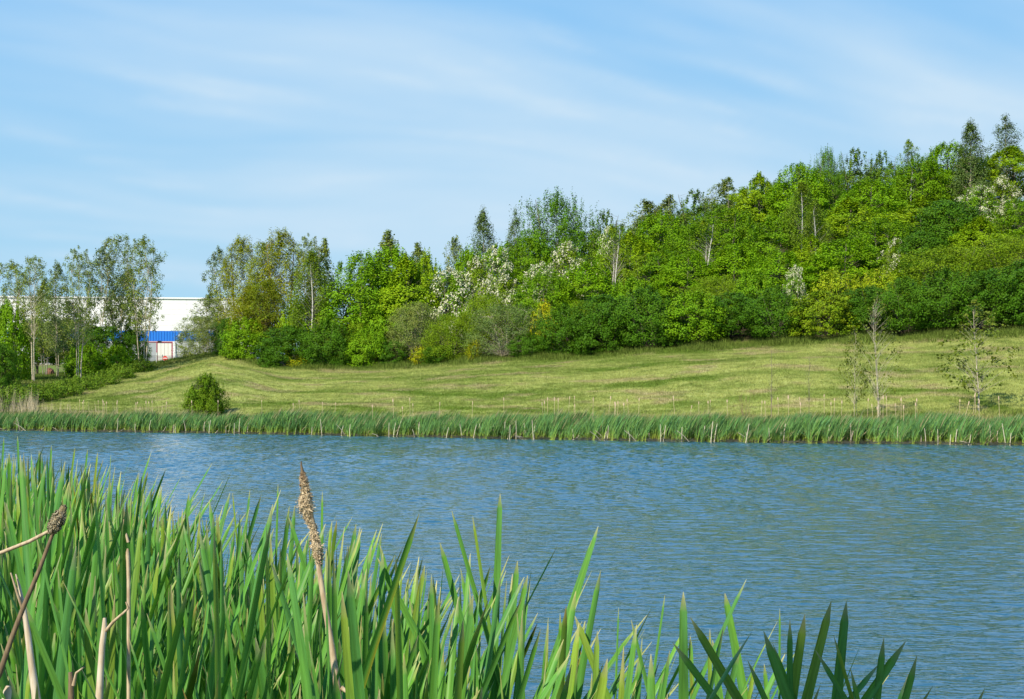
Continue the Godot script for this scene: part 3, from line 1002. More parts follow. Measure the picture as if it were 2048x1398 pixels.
	for k in 120:
		var t := r.randf_range(-0.36, 0.37)
		var d := pick(t, COL_S) + r.randf_range(-1.3, -0.1)
		var x := t * d
		var so := part("dead_reed_stub", stubs[k % 4], dryv)
		tag(so, "pale dead reed stub at the far waterline, " + far_place(t), "reed stub", "dead reed stubs at the far waterline")
		var fall := r.randf_range(0.6, 1.25) if k % 4 == 0 else r.randfn() * 0.12
		so.transform = Transform3D(Basis(Vector3.UP, r.randf() * 0.8) * Basis(Vector3.BACK, fall * (1.0 if k % 8 == 0 else -1.0)).scaled_local(Vector3(1, r.randf_range(0.45, 1.15), 1)), Vector3(x, -0.02, -d))

func far_place(t: float) -> String:
	for q in [[-0.30, "before the brambles at the left end"], [-0.25, "before the mown rise under the warehouse"], [-0.19, "in front of the lone round bush"], [-0.10, "below the white-trunked birch and maples"], [-0.02, "below the olive willow domes"], [0.06, "below the white hawthorns"], [0.13, "below the dark leafy hedge shrubs"], [0.20, "by the thin bare saplings"], [0.28, "by the tallest sapling"], [9.0, "by the leafiest sapling"]]:
		if t < q[0]: return q[1]
	return ""

func far_bed() -> void:
	var r := RandomNumberGenerator.new()
	r.seed = 61
	var m := leaf_mat(Color(1, 1, 1), 0.45, 0.5)
	for v in 3:
		var c := Cloud.new()
		for k in 10:
			var a := r.randf() * TAU
			var foot := Vector3(cos(a), 0, sin(a)) * r.randf_range(0.0, 0.10)
			var lean := Vector3(r.randfn() * 0.28 + 0.20, 0, r.randfn() * 0.25)
			var tall := r.randf_range(0.7, 1.5)
			var yaw := r.randf() * TAU
			var side := Vector3(cos(yaw), 0, sin(yaw))
			var tone := r.randf()
			var vary := r.randf_range(0.55, 1.4)
			for q in 6:
				var t := q / 5.0
				var p := foot + lean * pow(t, 1.8) * tall + Vector3(0, tall * (t - 0.16 * lean.length() * t * t), 0)
				var w := 0.0155 * (1.0 if t < 0.7 else (1.05 - t) / 0.35)
				c.v.append(p - side * w)
				c.v.append(p + side * w)
				var col := Color(0.42, 0.43, 0.09).lerp(Color(0.20, 0.33, 0.05), smoothstep(0.0, 0.30, t)).lerp(Color(0.098, 0.245, 0.098).lerp(Color(0.175, 0.320, 0.062), tone), smoothstep(0.25, 0.6, t)) * vary
				if k >= 9: col = Color(0.50, 0.42, 0.24).lerp(Color(0.30, 0.30, 0.12), tone)
				c.c.append(col)
				c.c.append(col)
				if q > 0:
					var b := c.v.size() - 4
					c.i.append_array([b, b + 2, b + 1, b + 1, b + 2, b + 3])
		var spots := []
		for k in 3700:
			var t := r.randf_range(-0.44, 0.42)
			var s := pick(t, COL_S)
			var d := s - 0.8 + pow(r.randf(), 0.8) * 5.4 + 0.3 * sin(t * 130.0) + 0.25 * sin(t * 410.0)
			var x := t * d
			var sc := minf(r.randf_range(0.72, 1.25), (1.72 + 0.08 * sin(x * 0.35) - ground(x, -d)) / 1.42)
			sc *= clampf(1.0 + 0.45 * band_n.get_noise_2d(x * 2.2, d * 2.0), 0.7, 1.2)
			if band_n.get_noise_2d(x * 3.0 + 300.0, d * 3.0) > 0.42: continue
			var g := r.randf_range(0.78, 1.15)
			spots.append([Transform3D(Basis(Vector3.UP, r.randf_range(-0.7, 0.7)).scaled(Vector3(sc, sc, sc)), Vector3(x, maxf(ground(x, -d), -0.1) - 0.05, -d)), Color(g * r.randf_range(0.95, 1.05), g, g)])
		scatter("reeds", ["dense band of green cattails along the far shore", "far shore cattails with paler bent leaves", "far shore cattails mixed with dead straw leaves"][v], c.mesh(), m, spots)
	# straw litter at the waterline
	var lit := Cloud.new()
	for k in 8:
		var a := r.randf_range(-0.5, 0.5)
		var p := Vector3(r.randf_range(-0.3, 0.3), r.randf_range(0.0, 0.12), r.randf_range(-0.1, 0.2))
		var dir := Vector3(cos(a), r.randfn() * 0.4, sin(a)).normalized()
		lit.leaf(p, dir * r.randf_range(0.15, 0.4), Vector3(0, 0.012, 0.012), Color(0.5, 0.40, 0.24) * r.randf_range(0.6, 1.2))
	var ls := []
	for k in 700:
		var t := r.randf_range(-0.44, 0.42)
		var d := pick(t, COL_S) + r.randf_range(-1.2, 0.3)
		ls.append([Transform3D(Basis(Vector3.UP, r.randf_range(-0.8, 0.8)), Vector3(t * d, 0.02, -d)), Color(1, 1, 1) * r.randf_range(0.6, 1.1)])
	scatter("leaf_litter", "straw-coloured dead leaf litter at the far waterline", lit.mesh(), mat(Color(1, 1, 1), 0.9, true), ls)
	# dry pale reeds at the left end of the far shore
	var dryr := []
	for k in 300:
		var t := r.randf_range(-0.40, -0.335) if k < 190 else r.randf_range(-0.34, -0.22)
		var d := pick(t, COL_S) + r.randf_range(4.5, 9.0)
		var x := t * d
		var sc := r.randf_range(0.7, 1.25) * (1.0 if k < 190 else 0.6)
		dryr.append([Transform3D(Basis(Vector3.UP, r.randf() * TAU).scaled(Vector3(sc, sc * 1.5, sc)), Vector3(x, ground(x, -d), -d)), Color(0.50, 0.43, 0.27) * r.randf_range(0.8, 1.2)])
	scatter("dry_reeds", "pale dry reeds behind the left end of the far cattails", tuft(9, 6, 1.1, 0.25, 0.018), mat(Color(1, 1, 1), 0.9, true), dryr)

# ---------- warehouse and street things ----------
func warehouse() -> void:
	var o := thing("warehouse", "long white warehouse with a blue band above a grey shutter and a red-framed door", "warehouse", Vector3(-64.0, 10.05, -262.0), deg_to_rad(7.0))
	var white := mat(Color(0.82, 0.82, 0.83), 0.55)
	var lowm := mat(Color(0.52, 0.54, 0.57), 0.6)
	var blue := mat(Color(0.016, 0.19, 0.70), 0.45)
	var red := mat(Color(0.40, 0.05, 0.09), 0.6)
	var grey := mat(Color(0.42, 0.45, 0.48), 0.5)
	var cream := mat(Color(0.78, 0.74, 0.68), 0.6)
	var dark := mat(Color(0.05, 0.055, 0.06), 0.4)
	var w := 96.0
	var box := part("wall", block(Vector3(w, 12.4, 58)), white, o)
	box.position = Vector3(-32, 5.3, -29.3)
	var pan := block(Vector3(5.985, 0.985, 0.1), 0.02)
	var cnt := 0
	for row in 6:
		for col in 16:
			var p := fast_part("cladding_panel", cnt, pan, white, o)
			p.position = Vector3(-32 - w / 2 + 3.0 + col * 6.0, 6.1 + row * 1.0, -0.22)
			cnt += 1
	var para := part("parapet", block(Vector3(w + 0.2, 0.3, 0.5), 0.03), white, o)
	para.position = Vector3(-32, 11.64, -0.2)
	var st := SurfaceTool.new()                                # ribbed blue sheet
	st.begin(Mesh.PRIMITIVE_TRIANGLES)
	for k in int(w / 0.5):
		add_block(st, Vector3(-32 - w / 2 + 0.25 + k * 0.5, 4.65, -0.12), Vector3(0.36, 1.82, 0.12), 0.02)
	add_block(st, Vector3(-32, 4.65, -0.2), Vector3(w, 1.82, 0.1))
	st.generate_normals()
	part("blue_band", st.commit(), blue, o)
	var lw := part("lower_wall", block(Vector3(w, 3.7, 0.3)), lowm, o)
	lw.position = Vector3(-32, 1.85, -0.12)
	for k in 5:
		var pl := part("pillar", block(Vector3(0.5, 3.6, 0.3), 0.03), white, o)
		pl.position = Vector3([1.75, -9.0, -18.0, 6.0, 14.0][k], 1.8, 0.16)
	var fr := part("door_frame", door_frame(2.75, 3.6, 0.16), red, o)
	fr.position = Vector3(0.0, 0.0, 0.12)
	var dp := block(Vector3(0.60, 3.3, 0.08), 0.02)
	for k in 4:
		var d := part("door_leaf", dp, cream, o)
		d.position = Vector3(-0.96 + k * 0.64, 1.66, 0.12)
	var sh := part("shutter_door", shutter(2.1, 3.4), grey, o)
	sh.position = Vector3(-2.45, 1.75, 0.10)
	var sf := part("shutter_frame", door_frame(2.25, 3.6, 0.12), red, o)
	sf.position = Vector3(-2.46, 0, 0.12)
	var lamp := part("door_lamp", block(Vector3(0.7, 0.16, 0.3), 0.03), dark, o)
	lamp.position = Vector3(-0.95, 3.72, 0.25)
	for k in 2:
		var wn := part("window", block(Vector3(0.42, 0.75, 0.1), 0.02), dark, o)
		wn.position = Vector3([-4.35, 6.4][k], 7.3, -0.14)

func door_frame(w: float, h: float, t: float) -> ArrayMesh:
	var st := SurfaceTool.new()
	st.begin(Mesh.PRIMITIVE_TRIANGLES)
	add_block(st, Vector3(-w / 2, h / 2, 0), Vector3(t, h, 0.2), 0.02)
	add_block(st, Vector3(w / 2, h / 2, 0), Vector3(t, h, 0.2), 0.02)
	add_block(st, Vector3(0, h - t / 2, 0), Vector3(w - t - 0.01, t, 0.2), 0.02)
	st.generate_normals()
	return st.commit()

func shutter(w: float, h: float) -> ArrayMesh:
	var st := SurfaceTool.new()
	st.begin(Mesh.PRIMITIVE_TRIANGLES)
	var n := int(h / 0.17)
	for k in n:
		add_block(st, Vector3(0, -h / 2 + (k + 0.5) * h / n, 0), Vector3(w, h / n - 0.02, 0.06), 0.015)
	add_block(st, Vector3(0, 0, -0.03), Vector3(w, h, 0.02))
	st.generate_normals()
	return st.commit()

func cyl(r: float, h: float, sides := 12) -> CylinderMesh:
	var c := CylinderMesh.new()
	c.top_radius = r
	c.bottom_radius = r
	c.height = h
	c.radial_segments = sides
	c.rings = 1
	return c

func street_things() -> void:
	var steel := mat(Color(0.50, 0.52, 0.53), 0.5)
	var pale := mat(Color(0.68, 0.70, 0.70), 0.5)
	var red := mat(Color(0.62, 0.045, 0.03), 0.45)
	var white := mat(Color(0.8, 0.8, 0.8), 0.5)
	var at := Vector3(-41.7, 0, -171.0)
	at.y = ground(at.x, at.z)
	var top := EYE + (810.0 - 716.5) / 2844.0 * 171.0
	var o := thing("no_entry_sign", "round red no-entry sign with a white bar on a grey post", "sign", at)
	var p := part("post", cyl(0.045, top - at.y + 0.2), steel, o)
	p.position.y = (top - at.y + 0.2) / 2.0 - 0.1
	p = part("disc", cyl(0.30, 0.02, 32), red, o)
	p.rotation.x = PI / 2
	p.position = Vector3(0, top - at.y, 0.065)
	p = part("rim", ring(0.30, 0.325), white, o)
	p.position = Vector3(0, top - at.y, 0.066)
	p = part("bar", block(Vector3(0.46, 0.095, 0.02), 0.004), white, o)
	p.position = Vector3(0, top - at.y, 0.072)
	at = Vector3(-43.0, 0, -172.0)
	at.y = ground(at.x, at.z)
	top = EYE + (810.0 - 707.0) / 2844.0 * 172.0
	o = thing("sign_post", "plain pale post with a small folded sign to the left of the no-entry sign", "post", at)
	p = part("post", cyl(0.05, top - at.y + 0.2), pale, o)
	p.position.y = (top - at.y + 0.2) / 2.0 - 0.1
	p = part("sign_plate", block(Vector3(0.03, 0.34, 0.42), 0.005), pale, o)
	p.position = Vector3(0.07, top - at.y - 0.05, 0.0)
	# swan-neck lamp
	at = Vector3(-53.3, 0, -230.0)
	at.y = ground(at.x, at.z)
	top = EYE + (810.0 - 670.0) / 2844.0 * 230.0 - at.y
	o = thing("street_lamp", "pale swan-neck lamp seen against the warehouse's blue band", "street lamp", at)
	p = part("post", cyl(0.06, top), pale, o)
	p.position.y = top / 2.0
	var c := Cloud.new()
	var pts := []
	var rad := []
	for k in 9:
		var a := PI * k / 8.0
		pts.append(Vector3(-0.26 + 0.26 * cos(a), top + 0.26 * sin(a), 0))
		rad.append(0.045)
	c.tube(pts, rad, 8)
	part("arm", c.mesh(), white, o)
	var hd := CylinderMesh.new()
	hd.top_radius = 0.07
	hd.bottom_radius = 0.19
	hd.height = 0.26
	p = part("lamp_shade", hd, white, o)
	p.position = Vector3(-0.52, top - 0.12, 0)
	p = part("bulb", sphere(0.11), white, o)
	p.position = Vector3(-0.52, top - 0.25, 0)
	# palisade fence in front of the warehouse
	at = Vector3(-59.0, 0, -240.0)
	at.y = ground(at.x, at.z)
	o = thing("palisade_fence", "dark grey palisade fence at the foot of the warehouse", "fence", at)
	var dark := mat(Color(0.14, 0.15, 0.16), 0.5)
	var st := SurfaceTool.new()
	st.begin(Mesh.PRIMITIVE_TRIANGLES)
	for k in 60:
		add_block(st, Vector3(-5.0 + k * 0.17, 0.75, 0.03), Vector3(0.06, 1.5, 0.02))
	st.generate_normals()
	p = part("pales", st.commit(), dark, o)
	p.set_meta("kind", "stuff")
	for y in [0.3, 1.2]:
		p = part("rail", block(Vector3(10.4, 0.05, 0.04), 0.006), dark, o)
		p.position = Vector3(0, y, -0.01)
	for k in 5:
		p = part("post", block(Vector3(0.08, 1.7, 0.08), 0.01), dark, o)
		p.position = Vector3(-5.1 + k * 2.55, 0.8, -0.075)
	# red-brown boulder on the shaded lawn
	var b := FastNoiseLite.new()
	b.seed = 3
	b.frequency = 1.1
	var sm := SphereMesh.new()
	sm.radial_segments = 28
	sm.rings = 16
	var arr := sm.get_mesh_arrays()
	var vs: PackedVector3Array = arr[Mesh.ARRAY_VERTEX]
	for k in vs.size():
		var q := vs[k] * 2.0
		q *= 1.0 + 0.3 * b.get_noise_3dv(q * 1.4)
		vs[k] = Vector3(q.x * 0.52, maxf(q.y, -0.3) * 0.75, q.z * 0.45)
	arr[Mesh.ARRAY_VERTEX] = vs
	var am := ArrayMesh.new()
	am.add_surface_from_arrays(Mesh.PRIMITIVE_TRIANGLES, arr)
	var s2 := SurfaceTool.new()
	s2.create_from(am, 0)
	s2.generate_normals()
	var bo := part("boulder", s2.commit(), bark(Color(0.24, 0.10, 0.055), Color(0.13, 0.08, 0.055), 0.02, Vector3(1, 1, 1), 5))
	bo.position = Vector3(-52.3, ground(-52.3, -161.0) + 0.2, -161.0)
	tag(bo, "red-brown domed boulder on the shaded lawn among the left trees", "boulder")

func ring(a: float, b: float) -> ArrayMesh:
	var c := Cloud.new()
	for k in 33:
		var t := TAU * k / 32.0
		var d := Vector3(cos(t), sin(t), 0)
		for q in [d * a, d * a + Vector3(0, 0, 0.012), d * b + Vector3(0, 0, 0.012), d * b]:
			c.v.append(q)
		if k > 0:
			var n := c.v.size() - 8
			for e in 3: c.i.append_array([n + e, n + e + 4, n + e + 1, n + e + 1, n + e + 4, n + e + 5])
	return c.mesh()

func sphere(r: float) -> SphereMesh:
	var s := SphereMesh.new()
	s.radius = r
	s.height = r * 2.0
	s.radial_segments = 12
	s.rings = 6
	return s

# ---------- trees and shrubs ----------
func woods() -> void:
	var grey_green := leaf_mat(Color(0.235, 0.310, 0.052), 0.7)
	var mid_green := leaf_mat(Color(0.178, 0.345, 0.007), 0.6)
	var bright := leaf_mat(Color(0.205, 0.395, 0.006), 0.65)
	var deep := leaf_mat(Color(0.066, 0.165, 0.006), 0.45, 0.5)
	var deep2 := leaf_mat(Color(0.080, 0.192, 0.007), 0.45, 0.5)
	var lime := leaf_mat(Color(0.265, 0.415, 0.008), 0.65)
	var olive := leaf_mat(Color(0.205, 0.262, 0.052), 0.5)
	var gold := leaf_mat(Color(0.300, 0.345, 0.012), 0.7)
	var yellow := leaf_mat(Color(0.44, 0.46, 0.010), 0.6)
	var yellow_green := leaf_mat(Color(0.200, 0.305, 0.008), 0.5)
	var blue_green := leaf_mat(Color(0.130, 0.200, 0.046), 0.55)
	var moss := leaf_mat(Color(0.190, 0.300, 0.008), 0.55)
	var petal := leaf_mat(Color(0.60, 0.60, 0.40), 0.3, 0.7)
	var pale_bark := bark(Color(0.58, 0.53, 0.40), Color(0.36, 0.31, 0.20), 0.03, Vector3(0.8, 0.5, 0.8))
	var ochre_bark := bark(Color(0.36, 0.24, 0.06), Color(0.20, 0.16, 0.08), 0.03, Vector3(0.8, 0.4, 0.8), 4)
	var white_bark := bark(Color(0.06, 0.055, 0.05), Color(0.70, 0.68, 0.63), 0.03, Vector3(0.7, 2.2, 0.7), 6, 0.30, 0.36)
	var brown_bark := bark(Color(0.12, 0.10, 0.07), Color(0.22, 0.19, 0.14), 0.03, Vector3(1, 0.6, 1), 7)
	var twig_bark := bark(Color(0.22, 0.19, 0.15), Color(0.34, 0.31, 0.26), 0.03, Vector3(1, 1, 1), 13)
	# name, category word, shape, leaf and bark materials
	var kinds := {
		"golden": ["yellow_shrub", leaf_mat(Color(0.30, 0.39, 0.010), 0.55), brown_bark, {"h": 3.4, "w": 4.2, "low": 0.05, "shape": "dome", "stems": 4, "tr": 0.04, "lumps": 200, "each": 40, "leaf": 0.15, "size": 0.11, "branch": 0.3, "shell": 0.5, "slim": 0.6, "lean": 0.2, "spike": 0.4, "warm": 0.2, "tint": 0.3}],
		"aspen": ["loose_tree", grey_green, pale_bark, {"h": 14.0, "w": 5.0, "low": 0.28, "shape": "column", "stems": 3, "tr": 0.11, "lumps": 240, "each": 34, "gap": 0.5, "leaf": 0.18, "size": 0.088, "branch": 0.75, "shell": 0.25, "sag": 0.25, "bias": 0.75}],
		"aspen2": ["loose_tree", grey_green, pale_bark, {"h": 14.0, "w": 5.0, "low": 0.32, "shape": "vase", "stems": 2, "tr": 0.12, "lumps": 210, "each": 34, "gap": 0.5, "leaf": 0.18, "size": 0.092, "branch": 0.8, "shell": 0.3, "sag": 0.25, "bias": 0.7, "lean": 0.1}],
		"aspen3": ["loose_tree", leaf_mat(Color(0.18, 0.245, 0.075), 0.6), pale_bark, {"h": 13.0, "w": 4.0, "low": 0.22, "shape": "column", "stems": 2, "tr": 0.09, "lumps": 170, "each": 38, "leaf": 0.2, "size": 0.12, "branch": 0.7, "shell": 0.25, "sag": 0.3, "bias": 0.8}],
		"airy": ["wispy_tree", grey_green, twig_bark, {"h": 8.0, "w": 3.4, "low": 0.25, "shape": "egg", "stems": 3, "tr": 0.06, "lumps": 190, "each": 34, "leaf": 0.17, "size": 0.12, "limb": 0.4, "branch": 0.7, "shell": 0.25, "sag": 0.2, "lean": 0.1}],
		"airy2": ["twiggy_tree", moss, twig_bark, {"h": 6.0, "w": 4.6, "low": 0.2, "shape": "spread", "stems": 4, "tr": 0.06, "lumps": 170, "each": 26, "leaf": 0.17, "size": 0.10, "branch": 1.0, "shell": 0.3, "lean": 0.14}],
		"willow": ["willow_tree", gold, ochre_bark, {"h": 12.0, "w": 5.4, "low": 0.22, "shape": "spread", "stems": 2, "tr": 0.15, "lumps": 300, "each": 60, "leaf": 0.19, "size": 0.11, "slim": 0.35, "branch": 0.6, "shell": 0.3, "sag": 0.35, "bias": 0.85}],
		"willow2": ["willow_tree", leaf_mat(Color(0.255, 0.325, 0.018), 0.7), ochre_bark, {"h": 12.0, "w": 4.6, "low": 0.2, "shape": "column", "stems": 2, "tr": 0.12, "lumps": 260, "each": 56, "leaf": 0.19, "size": 0.12, "slim": 0.35, "branch": 0.6, "shell": 0.3, "sag": 0.4, "bias": 0.85}],
		"birch": ["birch_tree", leaf_mat(Color(0.170, 0.265, 0.016), 0.65), white_bark, {"h": 10.5, "w": 5.0, "low": 0.24, "shape": "egg", "stems": 1, "tr": 0.125, "gap": 0.9, "limb": 0.35, "lumps": 300, "each": 40, "leaf": 0.16, "size": 0.11, "branch": 0.5, "shell": 0.35, "sag": 0.6, "lean": 0.07}],
		"birch2": ["birch_tree", moss, white_bark, {"h": 8.5, "w": 4.4, "low": 0.35, "shape": "spread", "stems": 2, "tr": 0.11, "gap": 1.0, "limb": 0.6, "lumps": 120, "each": 34, "leaf": 0.16, "size": 0.10, "branch": 1.0, "shell": 0.4, "lean": 0.10, "bias": 0.8}],
		"birch3": ["birch_tree", leaf_mat(Color(0.170, 0.265, 0.016), 0.65), white_bark, {"h": 10.0, "w": 4.0, "low": 0.35, "shape": "egg", "stems": 2, "tr": 0.125, "gap": 1.0, "limb": 0.35, "lumps": 190, "each": 40, "leaf": 0.16, "size": 0.11, "branch": 0.5, "shell": 0.35, "sag": 0.6, "lean": 0.06}],
		"maple": ["maple_tree", bright, brown_bark, {"h": 9.5, "w": 7.0, "low": 0.10, "shape": "dome", "stems": 1, "tr": 0.16, "lumps": 330, "each": 92, "leaf": 0.17, "size": 0.10, "branch": 0.15, "shell": 0.72, "slim": 0.8, "spike": 0.35}],
		"maple2": ["maple_tree", lime, brown_bark, {"h": 9.5, "w": 6.6, "low": 0.12, "shape": "egg", "stems": 1, "tr": 0.15, "lumps": 320, "each": 92, "leaf": 0.17, "size": 0.10, "branch": 0.2, "shell": 0.66, "slim": 0.75, "spike": 0.3}],
		"maple3": ["maple_tree", mid_green, brown_bark, {"h": 9.0, "w": 6.6, "low": 0.10, "shape": "dome", "stems": 2, "tr": 0.13, "lumps": 320, "each": 92, "leaf": 0.17, "size": 0.10, "branch": 0.2, "shell": 0.6, "slim": 0.6, "spike": 0.4}],
		"broad": ["broad_tree", deep2, brown_bark, {"h": 8.0, "w": 7.0, "low": 0.22, "shape": "dome", "stems": 1, "tr": 0.2, "lumps": 300, "each": 84, "leaf": 0.17, "size": 0.10, "branch": 0.2, "shell": 0.62, "slim": 0.7}],
		"cherry": ["cherry_tree", leaf_mat(Color(0.110, 0.245, 0.008), 0.5), brown_bark, {"h": 12.5, "w": 11.0, "low": 0.10, "shape": "dome", "stems": 3, "tr": 0.18, "lumps": 520, "each": 70, "leaf": 0.2, "size": 0.065, "branch": 0.3, "shell": 0.25, "slim": 0.5, "spike": 1.1, "bias": 0.7, "lean": 0.12}],
		"cherry2": ["cherry_tree", leaf_mat(Color(0.135, 0.240, 0.015), 0.6), brown_bark, {"h": 9.0, "w": 5.0, "low": 0.2, "shape": "egg", "stems": 3, "tr": 0.10, "lumps": 150, "each": 44, "leaf": 0.22, "size": 0.11, "branch": 0.7, "shell": 0.3, "slim": 0.5, "spike": 0.6, "lean": 0.12}],
		"haw": ["hawthorn", mid_green, brown_bark, {"h": 6.5, "w": 6.0, "low": 0.06, "shape": "dome", "stems": 2, "tr": 0.10, "lumps": 300, "each": 50, "leaf": 0.16, "size": 0.09, "branch": 0.3, "shell": 0.68, "slim": 0.7, "bloom": 0.58}],
		"haw2": ["hawthorn", moss, brown_bark, {"h": 6.5, "w": 6.0, "low": 0.06, "shape": "spread", "stems": 3, "tr": 0.10, "lumps": 280, "each": 48, "leaf": 0.16, "size": 0.09, "branch": 0.4, "shell": 0.6, "slim": 0.7, "bloom": 0.42, "sag": 0.2}],
		"spire": ["spire_tree", blue_green, pale_bark, {"h": 11.0, "w": 4.6, "low": 0.08, "shape": "flame", "stems": 1, "tr": 0.12, "lumps": 330, "each": 40, "leaf": 0.17, "size": 0.15, "branch": 0.25, "shell": 0.4, "slim": 0.5, "sag": 0.2, "lean": 0.02}],
		"spire2": ["spire_tree", blue_green, pale_bark, {"h": 11.0, "w": 4.6, "low": 0.12, "shape": "flame", "stems": 1, "tr": 0.11, "lumps": 220, "each": 34, "leaf": 0.17, "size": 0.13, "branch": 0.5, "shell": 0.35, "slim": 0.5, "sag": 0.3, "lean": 0.02}],
		"shrub_dark": ["hedge_shrub", deep, brown_bark, {"h": 4.5, "w": 5.5, "low": 0.02, "shape": "dome", "stems": 4, "tr": 0.05, "lumps": 300, "each": 88, "leaf": 0.13, "size": 0.09, "branch": 0.15, "shell": 0.72, "slim": 0.65, "lean": 0.2}],
		"shrub_dark2": ["hedge_shrub", deep2, brown_bark, {"h": 4.5, "w": 5.5, "low": 0.02, "shape": "spread", "stems": 4, "tr": 0.05, "lumps": 300, "each": 88, "leaf": 0.13, "size": 0.10, "branch": 0.15, "shell": 0.7, "slim": 0.6, "lean": 0.2, "spike": 0.2}],
		"shrub_mid": ["green_shrub", mid_green, brown_bark, {"h": 4.5, "w": 5.5, "low": 0.03, "shape": "dome", "stems": 4, "tr": 0.05, "lumps": 280, "each": 84, "leaf": 0.15, "size": 0.10, "branch": 0.2, "shell": 0.66, "slim": 0.75, "lean": 0.2, "spike": 0.3}],
		"shrub_lime": ["green_shrub", lime, brown_bark, {"h": 4.5, "w": 5.5, "low": 0.03, "shape": "egg", "stems": 4, "tr": 0.05, "lumps": 260, "each": 78, "leaf": 0.14, "size": 0.11, "branch": 0.2, "shell": 0.6, "slim": 0.7, "lean": 0.2, "spike": 0.3, "warm": 0.3}],
		"shrub_fine": ["green_thicket", moss, brown_bark, {"h": 5.0, "w": 6.0, "low": 0.02, "shape": "dome", "stems": 5, "tr": 0.05, "lumps": 420, "each": 60, "leaf": 0.12, "size": 0.10, "branch": 0.15, "shell": 0.72, "slim": 0.45, "lean": 0.2, "tint": 0.15}],
		"olive": ["willow_bush", olive, pale_bark, {"h": 4.6, "w": 5.4, "low": 0.04, "shape": "dome", "stems": 6, "tr": 0.05, "lumps": 460, "each": 64, "leaf": 0.12, "size": 0.09, "branch": 0.5, "shell": 0.66, "slim": 0.4, "lean": 0.25, "tint": 0.15}],
		"olive2": ["willow_bush", leaf_mat(Color(0.150, 0.225, 0.050), 0.5), pale_bark, {"h": 4.6, "w": 6.5, "low": 0.04, "shape": "dome", "stems": 6, "tr": 0.05, "lumps": 420, "each": 50, "leaf": 0.12, "size": 0.08, "branch": 0.5, "shell": 0.66, "slim": 0.4, "lean": 0.25, "tint": 0.18}],
		"yellow": ["yellow_shrub", yellow, brown_bark, {"h": 2.6, "w": 2.6, "low": 0.05, "shape": "spread", "stems": 4, "tr": 0.03, "lumps": 110, "each": 26, "leaf": 0.15, "size": 0.14, "branch": 0.4, "shell": 0.4, "slim": 0.6, "lean": 0.2, "spike": 0.5, "warm": 0.25, "tint": 0.35}],
		"yellow2": ["yellow_shrub", yellow_green, brown_bark, {"h": 4.5, "w": 5.5, "low": 0.03, "shape": "dome", "stems": 5, "tr": 0.05, "lumps": 280, "each": 66, "leaf": 0.15, "size": 0.09, "branch": 0.2, "shell": 0.7, "slim": 0.65, "lean": 0.2, "warm": 0.2, "tint": 0.35}],
		"lone": ["round_bush", leaf_mat(Color(0.145, 0.255, 0.008), 0.6), brown_bark, {"h": 2.5, "w": 3.5, "low": 0.0, "shape": "flame", "stems": 5, "tr": 0.03, "lumps": 420, "each": 60, "leaf": 0.1, "size": 0.09, "branch": 0.5, "shell": 0.6, "slim": 0.6, "lean": 0.3, "spike": 0.5}],
		"bramble": ["bramble", leaf_mat(Color(0.155, 0.260, 0.016), 0.6), brown_bark, {"h": 1.5, "w": 3.6, "low": 0.0, "shape": "dome", "stems": 6, "tr": 0.012, "lumps": 140, "each": 34, "leaf": 0.14, "size": 0.12, "branch": 0.3, "shell": 0.5, "slim": 0.75, "lean": 0.5, "spike": 0.3}],
		"sapling": ["sapling", leaf_mat(Color(0.155, 0.205, 0.022), 0.6), pale_bark, {"h": 5.8, "w": 4.2, "low": 0.24, "shape": "spread", "stems": 1, "tr": 0.05, "lumps": 110, "each": 13, "leaf": 0.16, "size": 0.085, "branch": 1.0, "shell": 0.35, "slim": 0.7, "lean": 0.06, "rise": 0.75, "limb": 0.45}],
		"sapling2": ["sapling", leaf_mat(Color(0.155, 0.195, 0.026), 0.6), pale_bark, {"h": 6.4, "w": 3.3, "low": 0.22, "shape": "egg", "stems": 2, "tr": 0.042, "lumps": 110, "each": 6, "leaf": 0.13, "size": 0.10, "branch": 1.0, "shell": 0.35, "slim": 0.7, "lean": 0.035, "rise": 1.0, "limb": 0.4}],
		"whip": ["bare_sapling", moss, brown_bark, {"h": 3.5, "w": 1.0, "low": 0.35, "shape": "egg", "stems": 1, "tr": 0.025, "lumps": 20, "each": 1, "leaf": 0.08, "size": 0.1, "branch": 1.0, "shell": 0.5, "lean": 0.04}],
		"bank_tree": ["bank_tree", deep2, brown_bark, {"h": 8.3, "w": 3.1, "low": 0.685, "shape": "egg", "stems": 1, "tr": 0.16, "lumps": 340, "each": 80, "leaf": 0.22, "size": 0.14, "branch": 0.3, "shell": 0.3, "slim": 0.7, "lean": 0.01}],
		"twig": ["leafless_bush", moss, bark(Color(0.20, 0.12, 0.07), Color(0.28, 0.18, 0.11), 0.03, Vector3(1, 1, 1), 12), {"h": 1.8, "w": 1.6, "low": 0.1, "shape": "vase", "stems": 8, "tr": 0.015, "lumps": 40, "each": 1, "leaf": 0.06, "size": 0.1, "branch": 1.0, "shell": 0.4, "lean": 0.25}],
	}
	var cat := {"hedge_shrub": "shrub", "green_shrub": "shrub", "yellow_shrub": "shrub", "green_thicket": "shrub", "willow_bush": "shrub", "round_bush": "bush", "leafless_bush": "bush", "bramble": "bramble", "sapling": "sapling", "bare_sapling": "sapling"}
